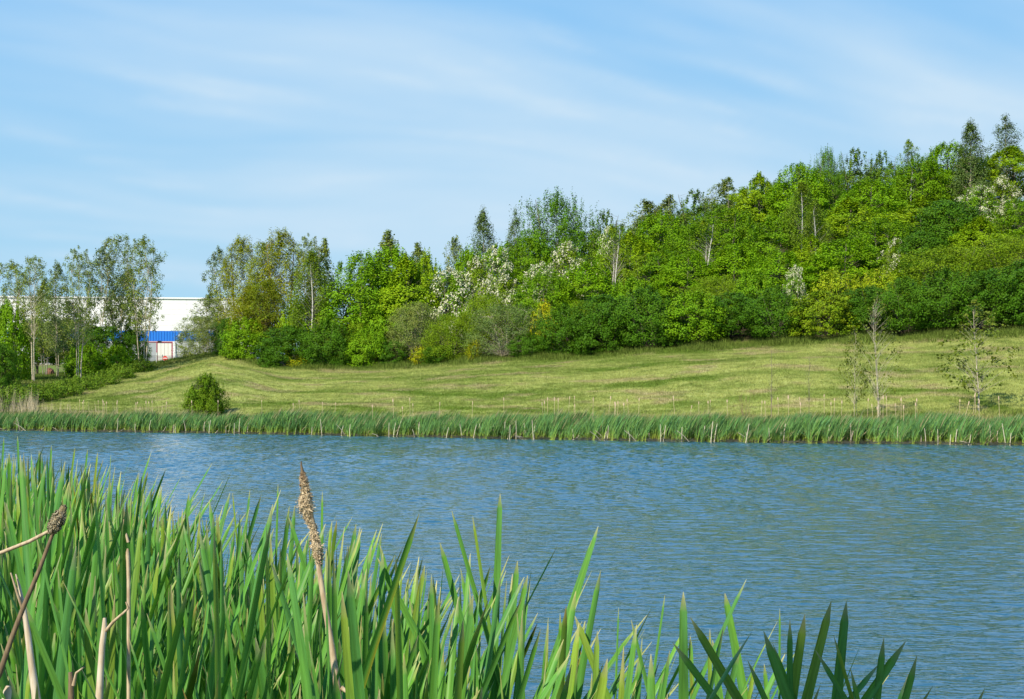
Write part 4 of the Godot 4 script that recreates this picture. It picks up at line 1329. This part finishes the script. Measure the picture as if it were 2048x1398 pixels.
	# shape, x, z, height, width, label, group
	var plants := [
		["bank_tree", -1.80, 4.13, 8.0, 3.0, "dense round tree on the near bank, shading the cattails at the bottom edge", ""],
		["shrub_dark", 4.2, 5.2, 5.5, 4.6, "unseen tall dark bush added behind the viewer to cut skylight on the shaded cattails", ""],  # added behind the camera to block skylight from the shaded leaves
		["broad", 8.0, 7.5, 9.0, 7.0, "unseen dark broad tree added behind the viewer to dim skylight on the shaded cattails", ""],  # out-of-view tree, put in to hold sky light off the bottom-edge leaves
	["aspen", -49.68, -141.00, 11.86, 4.16, "loose grey-green tree at the left edge of the copse", "loose trees of the left copse"],
	["aspen2", -46.15, -137.00, 11.98, 3.71, "tall loose tree with a pale trunk leaning beside the dark broad tree", "loose trees of the left copse"],
	["aspen3", -47.15, -148.00, 11.90, 3.02, "narrow loose tree behind the leaning pale trunk", "loose trees of the left copse"],
	["aspen", -42.93, -141.00, 12.87, 3.57, "slim tree with three pale stems above the brambles", "loose trees of the left copse"],
	["aspen3", -43.67, -150.00, 13.09, 3.69, "loose grey-green tree in front of the warehouse's blue band", "loose trees of the left copse"],
	["aspen2", -42.12, -152.00, 14.43, 4.65, "tallest loose tree of the copse, hiding the warehouse roof edge", "loose trees of the left copse"],
	["aspen", -38.66, -149.00, 13.87, 4.30, "loose forked tree at the copse's end next to the white wall", "loose trees of the left copse"],
	["airy", -41.80, -156.00, 10.85, 3.84, "thin young tree between the two tallest trees of the copse", "loose trees of the left copse"],
	["airy", -52.43, -160.00, 10.70, 3.94, "thin tree far back in the copse, before the white wall", "loose trees of the left copse"],
	["broad", -55.57, -166.00, 6.30, 7.00, "dark broad tree with a black trunk on the shaded lawn", ""],
	["shrub_mid", -49.11, -138.00, 7.43, 4.66, "leafy green thicket under the leftmost loose tree", ""],
	["shrub_dark", -47.17, -131.00, 4.01, 3.22, "dark green bush at the left edge above the dry reeds", ""],
	["airy", -49.39, -158.00, 8.37, 5.00, "low leafy young tree left of the three pale stems", ""],
	["broad", -52.84, -170.00, 6.30, 5.98, "olive green tree behind the three pale stems", ""],
	["shrub_dark", -43.20, -150.00, 4.85, 5.80, "large dark bush under the tallest loose trees", ""],
	["shrub_dark", -40.78, -153.00, 4.09, 3.44, "tall dark bush closest to the warehouse's shutter door", ""],
	["shrub_mid", -43.94, -146.00, 3.27, 3.59, "mid green bush between the pale stems and the large dark bush", ""],
	["shrub_mid", -40.94, -147.00, 2.80, 3.10, "small leafy bush in front of the large dark bush", ""],
	["bramble", -38.87, -147.00, 1.30, 3.20, "bramble clump at the top of the edge below the tall dark bush", "bramble clumps along the edge of the mown grass"],
	["bramble", -38.97, -141.00, 1.40, 3.27, "bramble clump at the foot of the forked tree", "bramble clumps along the edge of the mown grass"],
	["bramble", -38.88, -135.00, 1.30, 3.13, "bramble clump third down the edge of the mown grass", "bramble clumps along the edge of the mown grass"],
	["bramble", -39.43, -131.00, 1.30, 3.22, "bramble clump under the three pale stems", "bramble clumps along the edge of the mown grass"],
	["bramble", -39.83, -127.00, 1.30, 3.22, "bramble clump where the mown bank starts to rise", "bramble clumps along the edge of the mown grass"],
	["bramble", -40.70, -125.00, 1.30, 3.25, "bramble clump below the shaded lawn", "bramble clumps along the edge of the mown grass"],
	["bramble", -41.61, -123.00, 1.50, 3.29, "bramble clump at the foot of the leaning pale trunk", "bramble clumps along the edge of the mown grass"],
	["bramble", -42.38, -121.00, 1.70, 3.40, "tall bramble clump behind the dry reeds", "bramble clumps along the edge of the mown grass"],
	["bramble", -43.10, -119.00, 1.80, 3.35, "bramble clump cut by the left edge", "bramble clumps along the edge of the mown grass"],
	["aspen3", -33.97, -166.00, 12.38, 3.21, "grey-green willow at the gap beside the warehouse", "yellow-green willows left of the white-trunked birch"],
	["willow", -30.60, -160.00, 13.27, 5.40, "yellow-green willow, the one nearest the warehouse gap", "yellow-green willows left of the white-trunked birch"],
	["willow2", -27.82, -157.00, 13.07, 4.64, "slim yellow-green willow between two broader ones", "yellow-green willows left of the white-trunked birch"],
	["willow", -24.96, -155.00, 14.30, 6.10, "tallest yellow-green willow with an ochre trunk", "yellow-green willows left of the white-trunked birch"],
	["aspen", -23.41, -164.00, 13.90, 3.86, "grey-green tree behind the white-trunked birch's left side", "yellow-green willows left of the white-trunked birch"],
	["airy", -21.54, -166.00, 12.90, 4.09, "thin tree whose tuft rises beyond the white-trunked birch", "yellow-green willows left of the white-trunked birch"],
	["birch", -20.50, -146.50, 11.94, 5.36, "slender silver birch with a bright white trunk before the willows", ""],
	["willow2", -25.60, -152.00, 9.10, 4.81, "low yellow-green willow under the tallest willow", "yellow-green willows left of the white-trunked birch"],
	["willow", -28.19, -153.00, 7.90, 4.84, "low bushy willow behind the light green hedge end", "yellow-green willows left of the white-trunked birch"],
	["olive", -37.01, -172.00, 4.93, 7.02, "olive willow bush on the crest beside the no-entry sign", ""],
	["airy", -37.55, -178.00, 7.84, 4.38, "grey wispy tree in front of the white warehouse wall", ""],
	["shrub_dark", -31.36, -157.00, 4.11, 3.09, "dark evergreen shrub at the hedge's very end above the crest", ""],
	["shrub_mid", -27.99, -151.34, 4.34, 5.32, "green shrub at the hedge's end under the yellow-green willows", "shrubs of the front hedge"],
	["shrub_dark", -22.71, -143.84, 4.12, 5.66, "dark green rounded shrub to the left of the white-trunked birch's foot", "shrubs of the front hedge"],
	["shrub_dark2", -18.40, -141.82, 4.51, 5.59, "dark green shrub right in front of the white-trunked birch's foot", "shrubs of the front hedge"],
	["yellow", -21.25, -141.84, 1.27, 2.19, "little yellow-flecked shrub at the foot of the dark hedge, by the willows", ""],
	["shrub_mid", -14.20, -139.78, 3.76, 4.52, "mid green shrub between the birch and the olive willow dome", "shrubs of the front hedge"],
	["shrub_dark", -16.50, -140.49, 2.25, 2.96, "low dark shrub left of the mid green shrub", "shrubs of the front hedge"],
	["shrub_dark", -11.57, -138.85, 2.41, 3.22, "low dark shrub under the left side of the olive willow dome", "shrubs of the front hedge"],
	["olive", -9.47, -140.34, 5.63, 5.53, "olive-grey domed willow bush behind the bright yellow shrub", ""],
	["yellow", -8.73, -136.45, 1.83, 2.02, "small bright yellow shrub on the grass edge below the olive willow dome", ""],
	["shrub_fine", -5.86, -136.52, 4.48, 5.38, "olive green shrub between the two grey willow bushes", "shrubs of the front hedge"],
	["shrub_dark", -6.88, -135.85, 1.79, 3.15, "low dark green shrub beside the small bright yellow shrub", "shrubs of the front hedge"],
	["yellow", -3.56, -133.40, 2.35, 1.31, "narrow yellow-leaved shrub against the wide grey willow bush", ""],
	["olive2", -0.42, -133.74, 4.73, 7.34, "wide grey-green willow bush under the white hawthorns", ""],
	["yellow", 3.09, -133.11, 4.81, 2.62, "yellow-leaved shrub at the wide grey willow bush's right side", ""],
	["shrub_dark2", 4.97, -130.77, 4.34, 5.43, "dark green hedge shrub next to the yellow-leaved shrub", "shrubs of the front hedge"],
	["shrub_dark", 8.63, -128.45, 4.94, 5.96, "tall dark hedge shrub below the thin bare birch", "shrubs of the front hedge"],
	["shrub_dark2", 12.24, -126.13, 4.98, 6.65, "dark leafy hedge shrub below the grey twiggy trees", "shrubs of the front hedge"],
	["shrub_mid", 16.05, -124.08, 4.24, 5.67, "mid green hedge shrub left of the dark hollow", "shrubs of the front hedge"],
	["shrub_dark", 19.55, -124.11, 3.58, 5.76, "dark hedge shrub over the dark hollow at the grass", "shrubs of the front hedge"],
	["shrub_dark2", 22.65, -120.20, 4.02, 5.75, "dense dark hedge shrub beside the big yellow-green shrub", "shrubs of the front hedge"],
	["yellow2", 25.66, -117.50, 3.58, 5.78, "big yellow-green shrub in the hedge behind the thin saplings", ""],
	["shrub_dark", 29.30, -117.21, 3.58, 5.03, "dark hedge shrub behind the tallest sapling", "shrubs of the front hedge"],
	["shrub_dark2", 31.94, -115.29, 4.10, 5.51, "dark green hedge shrub between the two larger saplings", "shrubs of the front hedge"],
	["shrub_dark2", 34.56, -113.24, 4.46, 6.05, "dark leafy hedge shrub behind the leafiest sapling", "shrubs of the front hedge"],
	["shrub_dark", 37.37, -111.41, 4.28, 5.88, "dark hedge shrub behind the right side of the leafiest sapling", "shrubs of the front hedge"],
	["shrub_dark", 40.20, -110.13, 4.94, 5.81, "hedge shrub cut by the right edge", "shrubs of the front hedge"],
	["shrub_dark", 14.21, -123.94, 2.27, 3.05, "low dark shrub at the foot of the dark leafy hedge shrub", "shrubs of the front hedge"],
	["shrub_dark", 7.06, -128.70, 2.32, 3.62, "low dark shrub under the tall dark hedge shrub", "shrubs of the front hedge"],
	["shrub_dark2", 1.66, -131.20, 2.23, 3.69, "low dark shrub right of the wide grey willow bush", "shrubs of the front hedge"],
	["golden", 27.50, -121.44, 4.26, 4.70, "golden shrub topping the hedge above the big yellow-green shrub", "shrubs of the second row on the slope"],
	["golden", 31.06, -121.34, 3.97, 4.10, "golden shrub on the hedge top above the tallest sapling", "shrubs of the second row on the slope"],
	["shrub_fine", 37.70, -121.70, 4.43, 8.56, "broad smooth green thicket above the leafiest sapling", "shrubs of the second row on the slope"],
	["shrub_fine", 42.32, -120.24, 4.58, 8.46, "broad smooth green thicket at the right edge", "shrubs of the second row on the slope"],
	["shrub_fine", -2.37, -137.77, 5.51, 5.81, "yellowish olive thicket below the white hawthorns", "shrubs of the second row on the slope"],
	["shrub_fine", 7.32, -133.50, 3.98, 5.16, "smooth olive thicket behind the tall dark hedge shrub", "shrubs of the second row on the slope"],
	["shrub_mid", 11.18, -131.93, 5.09, 5.10, "rounded green shrub below the grey bare-twigged trees", "shrubs of the second row on the slope"],
	["shrub_fine", 18.14, -128.68, 4.34, 5.43, "green thicket at the foot of the forked pale birch", "shrubs of the second row on the slope"],
	["shrub_mid", 21.85, -126.55, 4.24, 4.89, "leafy shrub left of the small white hawthorn", "shrubs of the second row on the slope"],
	["shrub_lime", 33.12, -121.37, 3.42, 4.69, "lime green shrub right of the golden shrubs", "shrubs of the second row on the slope"],
	["shrub_fine", -16.50, -144.85, 4.45, 6.11, "yellowish green thicket behind the birch's right side", "shrubs of the second row on the slope"],
	["shrub_mid", -12.93, -144.75, 6.24, 5.60, "green thicket under the broad maple", "shrubs of the second row on the slope"],
	["shrub_lime", -21.16, -148.94, 6.80, 5.76, "yellowish shrub behind the white birch trunk", "shrubs of the second row on the slope"],
	["maple3", -15.65, -147.39, 10.67, 8.81, "broad bright green maple nearest the birch", "maples on the wooded slope"],
	["maple", -13.48, -149.78, 11.22, 9.22, "bright green maple between the birch and the hawthorns, with twiggy top", "maples on the wooded slope"],
	["maple2", -11.16, -146.98, 9.98, 7.75, "broad green maple left of the white hawthorns", "maples on the wooded slope"],
	["airy", -13.64, -152.75, 12.75, 5.91, "twiggy tree rising out of the broad maples", ""],
	["maple3", 3.60, -138.48, 6.63, 7.06, "bright green maple between the hawthorns and the grey willow bush", "maples on the wooded slope"],
	["maple", 7.22, -138.72, 6.70, 6.83, "bright green maple below the hawthorn with the bare birch", "maples on the wooded slope"],
	["haw", -6.27, -146.12, 7.69, 5.75, "white flowering hawthorn, lowest left of the big white group", "white flowering hawthorns"],
	["haw2", -3.58, -147.38, 8.14, 4.97, "white flowering hawthorn in the middle of the big white group", "white flowering hawthorns"],
	["haw", -1.28, -152.10, 8.33, 4.49, "white flowering hawthorn under the dark conical tree", "white flowering hawthorns"],
	["haw2", -0.60, -142.81, 6.30, 5.22, "white flowering hawthorn beside the bright green maple", "white flowering hawthorns"],
	["haw", 2.95, -144.74, 6.69, 4.27, "sparsely flowering hawthorn right of the big white group", "white flowering hawthorns"],
	["haw2", 5.84, -149.70, 7.75, 5.05, "flowering hawthorn below the big spiky cherry", "white flowering hawthorns"],
	["haw", 10.16, -150.42, 7.78, 3.28, "upright white hawthorn behind the thin bare birch", "white flowering hawthorns"],
	["haw", 24.34, -122.32, 4.99, 2.15, "small white hawthorn at the twin white trunks' foot", "white flowering hawthorns"],
	["haw", 46.97, -143.49, 4.66, 4.24, "white hawthorn under the dark spire tree", "white flowering hawthorns"],
	["haw2", 50.06, -145.57, 4.75, 4.09, "white hawthorn right of the dark spire tree", "white flowering hawthorns"],
	["haw2", 34.44, -127.55, 5.13, 2.87, "narrow white hawthorn on the mid slope above the golden shrubs", "white flowering hawthorns"],
	["haw2", 45.85, -133.60, 4.16, 3.10, "sparsely flowering hawthorn below the two by the spire", "white flowering hawthorns"],
	["cherry", 4.68, -158.29, 12.36, 10.57, "big spiky-topped cherry tree above the white hawthorns", "skyline trees of the wooded slope"],
	["cherry2", 10.20, -157.66, 9.02, 4.77, "spindly cherry with tufted shoots beside the big cherry", "skyline trees of the wooded slope"],
	["spire", -3.24, -159.04, 12.41, 4.81, "conical dark tree left of the pair against the sky", "skyline trees of the wooded slope"],
	["spire2", 0.45, -161.40, 11.06, 3.69, "narrow conical tree beside the big cherry", "skyline trees of the wooded slope"],
	["airy", -6.53, -162.85, 10.25, 2.98, "wispy little tree on the skyline left of the conical tree", "skyline trees of the wooded slope"],
	["shrub_lime", -9.08, -155.56, 9.44, 5.47, "light green thicket on the skyline behind the maples", "skyline trees of the wooded slope"],
	["airy", -10.94, -160.40, 10.86, 4.06, "wispy shrub tree just right of the broad maples' top", "skyline trees of the wooded slope"],
	["shrub_mid", -4.85, -155.02, 8.60, 4.91, "brownish green shrub between the hawthorns and conical tree", "skyline trees of the wooded slope"],
	["airy", 15.36, -164.21, 7.94, 5.77, "grey wispy tree on the skyline right of the big cherry", "skyline trees of the wooded slope"],
	["maple", 16.33, -154.29, 6.86, 7.60, "bright green skyline maple next to the grey wispy tree", "skyline trees of the wooded slope"],
	["airy", 18.49, -163.84, 7.53, 4.38, "thin tree peeking over the bright skyline maple", "skyline trees of the wooded slope"],
	["cherry2", 21.23, -164.08, 7.70, 5.60, "dark spiky tree on the middle of the skyline", "skyline trees of the wooded slope"],
	["airy", 25.49, -167.04, 8.78, 5.05, "grey wispy tree where the skyline steps up", "skyline trees of the wooded slope"],
	["maple3", 22.65, -151.21, 6.76, 7.71, "light green maple under the grey wispy skyline tree", "skyline trees of the wooded slope"],
	["maple2", 28.06, -162.55, 8.32, 6.86, "round-topped maple on the skyline left of the twin white trunks", "skyline trees of the wooded slope"],
	["maple", 32.01, -158.03, 8.36, 6.95, "tall maple behind the twin white trunks", "skyline trees of the wooded slope"],
	["cherry", 35.65, -160.69, 8.93, 4.86, "spiky cherry on the skyline above the twin white trunks", "skyline trees of the wooded slope"],
	["cherry2", 39.17, -161.90, 8.89, 5.52, "spindly cherry on the skyline with open tufts", "skyline trees of the wooded slope"],
	["cherry2", 42.08, -162.16, 8.30, 4.28, "small dark tree in the skyline dip", "skyline trees of the wooded slope"],
	["birch2", 43.67, -157.01, 9.17, 3.53, "half bare birch standing above the skyline", "skyline trees of the wooded slope"],
	["maple3", 44.35, -155.52, 7.02, 6.84, "bright green maple behind the half bare birch", "skyline trees of the wooded slope"],
	["maple", 48.14, -158.09, 7.48, 7.23, "bright leafy maple left of the dark spire tree", "skyline trees of the wooded slope"],
	["spire", 49.23, -152.84, 9.93, 5.05, "dark spire-shaped tree above the hawthorns at the right", "skyline trees of the wooded slope"],
	["spire2", 55.83, -160.39, 9.29, 5.70, "airy spire tree near the top right corner", "skyline trees of the wooded slope"],
	["maple2", 54.89, -155.18, 5.94, 8.46, "bright maple under the airy spire tree", "skyline trees of the wooded slope"],
	["maple2", 12.12, -149.23, 6.93, 7.61, "light green tree behind the upright white hawthorn", "leafy trees filling the wooded slope"],
	["airy2", 12.79, -139.35, 5.79, 4.90, "grey twiggy tree with few leaves above the hedge", "leafy trees filling the wooded slope"],
	["maple3", 15.32, -140.06, 5.34, 6.89, "leafy tree left of the forked pale birch", "leafy trees filling the wooded slope"],
	["birch2", 18.43, -137.95, 8.29, 4.66, "forked pale birch with crooked bare limbs", "leafy trees filling the wooded slope"],
	["maple", 21.60, -137.76, 5.42, 6.64, "leafy tree right of the forked pale birch", "leafy trees filling the wooded slope"],
	["airy2", 19.72, -130.11, 4.05, 4.12, "low grey twiggy tree at the forked birch's foot", "leafy trees filling the wooded slope"],
	["birch2", 9.83, -141.24, 9.41, 3.77, "thin bare birch in front of the upright white hawthorn", "leafy trees filling the wooded slope"],
	["birch", 28.54, -139.92, 9.61, 4.43, "taller of the twin white-trunked birches on the slope", "leafy trees filling the wooded slope"],
	["birch3", 29.20, -136.15, 8.16, 3.35, "shorter of the twin white-trunked birches on the slope", "leafy trees filling the wooded slope"],
	["maple3", 25.95, -141.66, 6.23, 7.22, "light green tree left of the taller twin birch", "leafy trees filling the wooded slope"],
	["maple", 24.73, -131.20, 4.97, 6.32, "leafy tree above the small white hawthorn", "leafy trees filling the wooded slope"],
	["maple2", 33.84, -144.09, 6.12, 7.85, "bright green tree right of the twin birches, upper", "leafy trees filling the wooded slope"],
	["maple", 30.47, -130.12, 5.15, 7.09, "bright green tree right of the twin birches, lower", "leafy trees filling the wooded slope"],
	["maple3", 35.07, -135.16, 5.43, 7.37, "pale green tree above the narrow white hawthorn", "leafy trees filling the wooded slope"],
	["maple", 38.54, -151.41, 6.41, 7.72, "green tree below the small dark skyline tree", "leafy trees filling the wooded slope"],
	["maple2", 40.20, -140.44, 5.55, 8.15, "lime green tree below the half bare birch", "leafy trees filling the wooded slope"],
	["broad", 40.11, -130.96, 6.37, 7.18, "dark green tree below the white hawthorns by the spire", "leafy trees filling the wooded slope"],
	["maple3", 47.76, -133.02, 4.68, 6.78, "bright green tree at the right edge of the slope", "leafy trees filling the wooded slope"],
	["maple2", 42.00, -127.34, 5.12, 6.49, "leafy tree just above the broad smooth thicket", "leafy trees filling the wooded slope"],
	["broad", 36.92, -127.14, 5.16, 5.54, "dark leafy tree beside the narrow white hawthorn", "leafy trees filling the wooded slope"],
	["maple3", 19.19, -149.10, 5.96, 7.18, "light green tree behind the forked pale birch", "leafy trees filling the wooded slope"],
	["maple2", 28.39, -133.25, 5.35, 5.25, "leafy tree between the twin birch trunks", "leafy trees filling the wooded slope"],
	["maple", 16.82, -136.30, 5.39, 5.75, "low leafy tree between two grey twiggy trees", "leafy trees filling the wooded slope"],
	["maple3", 1.96, -155.00, 8.29, 6.81, "green tree between the conical pair and the big cherry", "leafy trees filling the wooded slope"],
	["maple3", 13.65, -179.69, 6.68, 8.66, "green tree crest seen between the big cherry and the grey wispy tree", "trees behind the skyline of the wooded slope"],
	["maple3", 19.06, -177.18, 6.81, 9.34, "green tree crest behind the bright skyline maple", "trees behind the skyline of the wooded slope"],
	["maple3", 24.47, -175.75, 6.78, 9.27, "green tree crest between the dark spiky tree and the skyline step", "trees behind the skyline of the wooded slope"],
	["maple3", 28.55, -174.25, 7.47, 8.39, "green tree crest behind the skyline step", "trees behind the skyline of the wooded slope"],
	["maple3", 32.45, -172.20, 7.23, 9.08, "green tree crest left of the tall maple", "trees behind the skyline of the wooded slope"],
	["maple3", 36.82, -170.01, 7.49, 8.19, "green tree crest behind the tall maple's right side", "trees behind the skyline of the wooded slope"],
	["maple3", 40.17, -169.01, 6.92, 8.14, "green tree crest behind the spindly skyline cherry", "trees behind the skyline of the wooded slope"],
	["maple3", 44.34, -167.91, 6.88, 8.09, "green tree crest filling the skyline dip", "trees behind the skyline of the wooded slope"],
	["maple3", 48.76, -165.88, 6.01, 8.75, "green tree crest right of the half bare birch", "trees behind the skyline of the wooded slope"],
	["maple3", 53.77, -163.38, 5.45, 8.62, "green tree crest behind the dark spire tree", "trees behind the skyline of the wooded slope"],
	["maple3", 1.68, -184.12, 8.14, 9.71, "green tree crest behind the conical pair", "trees behind the skyline of the wooded slope"],
	["maple3", 8.71, -182.05, 7.36, 8.77, "green tree crest behind the big cherry", "trees behind the skyline of the wooded slope"],
	["lone", -23.26, -109.00, 3.14, 3.60, "round green bush standing alone on the mown bank", ""],
	["sapling", 19.24, -80.00, 5.28, 1.97, "slim leafy sapling left of the tallest sapling", "young trees behind the far cattails"],
	["sapling2", 20.53, -79.00, 7.14, 3.22, "tallest sapling with a pale double stem and few leaves", "young trees behind the far cattails"],
	["sapling", 25.94, -79.00, 6.17, 4.58, "leafiest sapling with a pale trunk near the right edge", "young trees behind the far cattails"],
	["whip", 14.91, -82.00, 4.42, 0.98, "thin bare whip of a sapling, left of the slim leafy one", "young trees behind the far cattails"],
	["whip", 17.10, -82.00, 3.75, 0.86, "thin bare sapling before the big yellow-green shrub", "young trees behind the far cattails"],
	["twig", 13.60, -83.00, 2.05, 1.34, "low leafless twiggy bush above the far cattails", "young trees behind the far cattails"],
	]
	var made := {}
	var sd := 0
	for k in kinds:
		sd += 1
		var list := [grow(sd * 10 + 1, kinds[k][3])]
		if k in ["aspen", "aspen2", "maple", "maple2", "maple3", "shrub_dark", "airy", "haw"]: list.append(grow(sd * 10 + 2, kinds[k][3]))
		made[k] = list
	var tris := 0
	for k in made:
		for g in made[k]:
			for q in ["trunk", "limbs", "crown", "blossom"]:
				if g.has(q): tris += (g[q] as ArrayMesh).surface_get_array_index_len(0) / 3
	print("plant triangles ", tris)
	var r := RandomNumberGenerator.new()
	r.seed = 9
	var count := {}
	for p in plants:
		var k: String = p[0]
		var n: int = count.get(k, 0)
		count[k] = n + 1
		var g: Dictionary = made[k][n % made[k].size()]
		var kd: Array = kinds[k]
		var o := thing(kd[0], p[5], cat.get(kd[0], "tree"), Vector3(p[1], ground(p[1], p[2]) - 0.06, p[2]), r.randf() * TAU if not (k.begins_with("sapling") or kd[3].has("gap")) else ([0.4, 2.0][n % 2] if k.begins_with("sapling") else r.randf_range(-0.35, 0.35)), p[6])
		var sc := Vector3(p[4] / g.w, p[3] / g.h, p[4] / g.w)
		fast_part("trunk", 0, g.trunk, kd[2], o).scale = sc
		if g.has("limbs"): fast_part("limbs", 0, g.limbs, kd[2] if kd[2] != white_bark else twig_bark, o).scale = sc
		var c := fast_part("crown", 0, g.crown, kd[1], o)
		c.scale = sc
		c.set_meta("kind", "stuff")
		if g.has("blossom"):
			c = fast_part("blossom", 0, g.blossom, petal, o)
			c.scale = sc
			c.set_meta("kind", "stuff")

func _ready() -> void:
	# camera
	var cam := Camera3D.new()
	cam.near = 0.1
	cam.far = 4000.0
	cam.keep_aspect = Camera3D.KEEP_HEIGHT
	cam.set_frustum(0.1 * 1398.0 / 2844.0, Vector2(0.0, 0.1 * (810.0 - 699.0) / 2844.0), 0.1, 4000.0)
	cam.position = Vector3(0, EYE, 0)
	add_child(cam)
	cam.current = true
	# sky and exposure
	var pm := PanoramaSkyMaterial.new()
	pm.panorama = ImageTexture.create_from_image(sky_image(2048))
	var sky := Sky.new()
	sky.sky_material = pm
	var env := Environment.new()
	env.background_mode = Environment.BG_SKY
	env.sky = sky
	env.background_energy_multiplier = 0.84
	env.tonemap_mode = Environment.TONE_MAPPER_LINEAR
	env.tonemap_exposure = 1.2
	env.sdfgi_enabled = true
	env.ssao_enabled = true
	env.ssil_enabled = true
	var we := WorldEnvironment.new()
	we.environment = env
	add_child(we)
	# sun: high, behind the camera and a little to its left
	var sun := DirectionalLight3D.new()
	sun.light_energy = 1.6
	sun.light_color = Color(1.0, 0.955, 0.87)
	sun.light_angular_distance = 0.5
	sun.shadow_enabled = true
	add_child(sun)
	sun.look_at_from_position(Vector3(-0.40, 0.66, 0.62), Vector3.ZERO)

	wob.seed = 2
	wob.frequency = 0.035
	wob.fractal_octaves = 3
	fine_n.seed = 5
	fine_n.frequency = 0.5
	band_n.seed = 6
	band_n.frequency = 0.1
	band_n.fractal_octaves = 3
	var t0 := Time.get_ticks_msec()
	ground_sheet()
	pond()
	print("ground ", Time.get_ticks_msec() - t0)
	warehouse()
	street_things()
	woods()
	print("woods ", Time.get_ticks_msec() - t0)
	far_bed()
	cattail_shapes()
	near_bed()
	stalks()
	print("reeds ", Time.get_ticks_msec() - t0)
	lay_grass()
	print("all ", Time.get_ticks_msec() - t0)
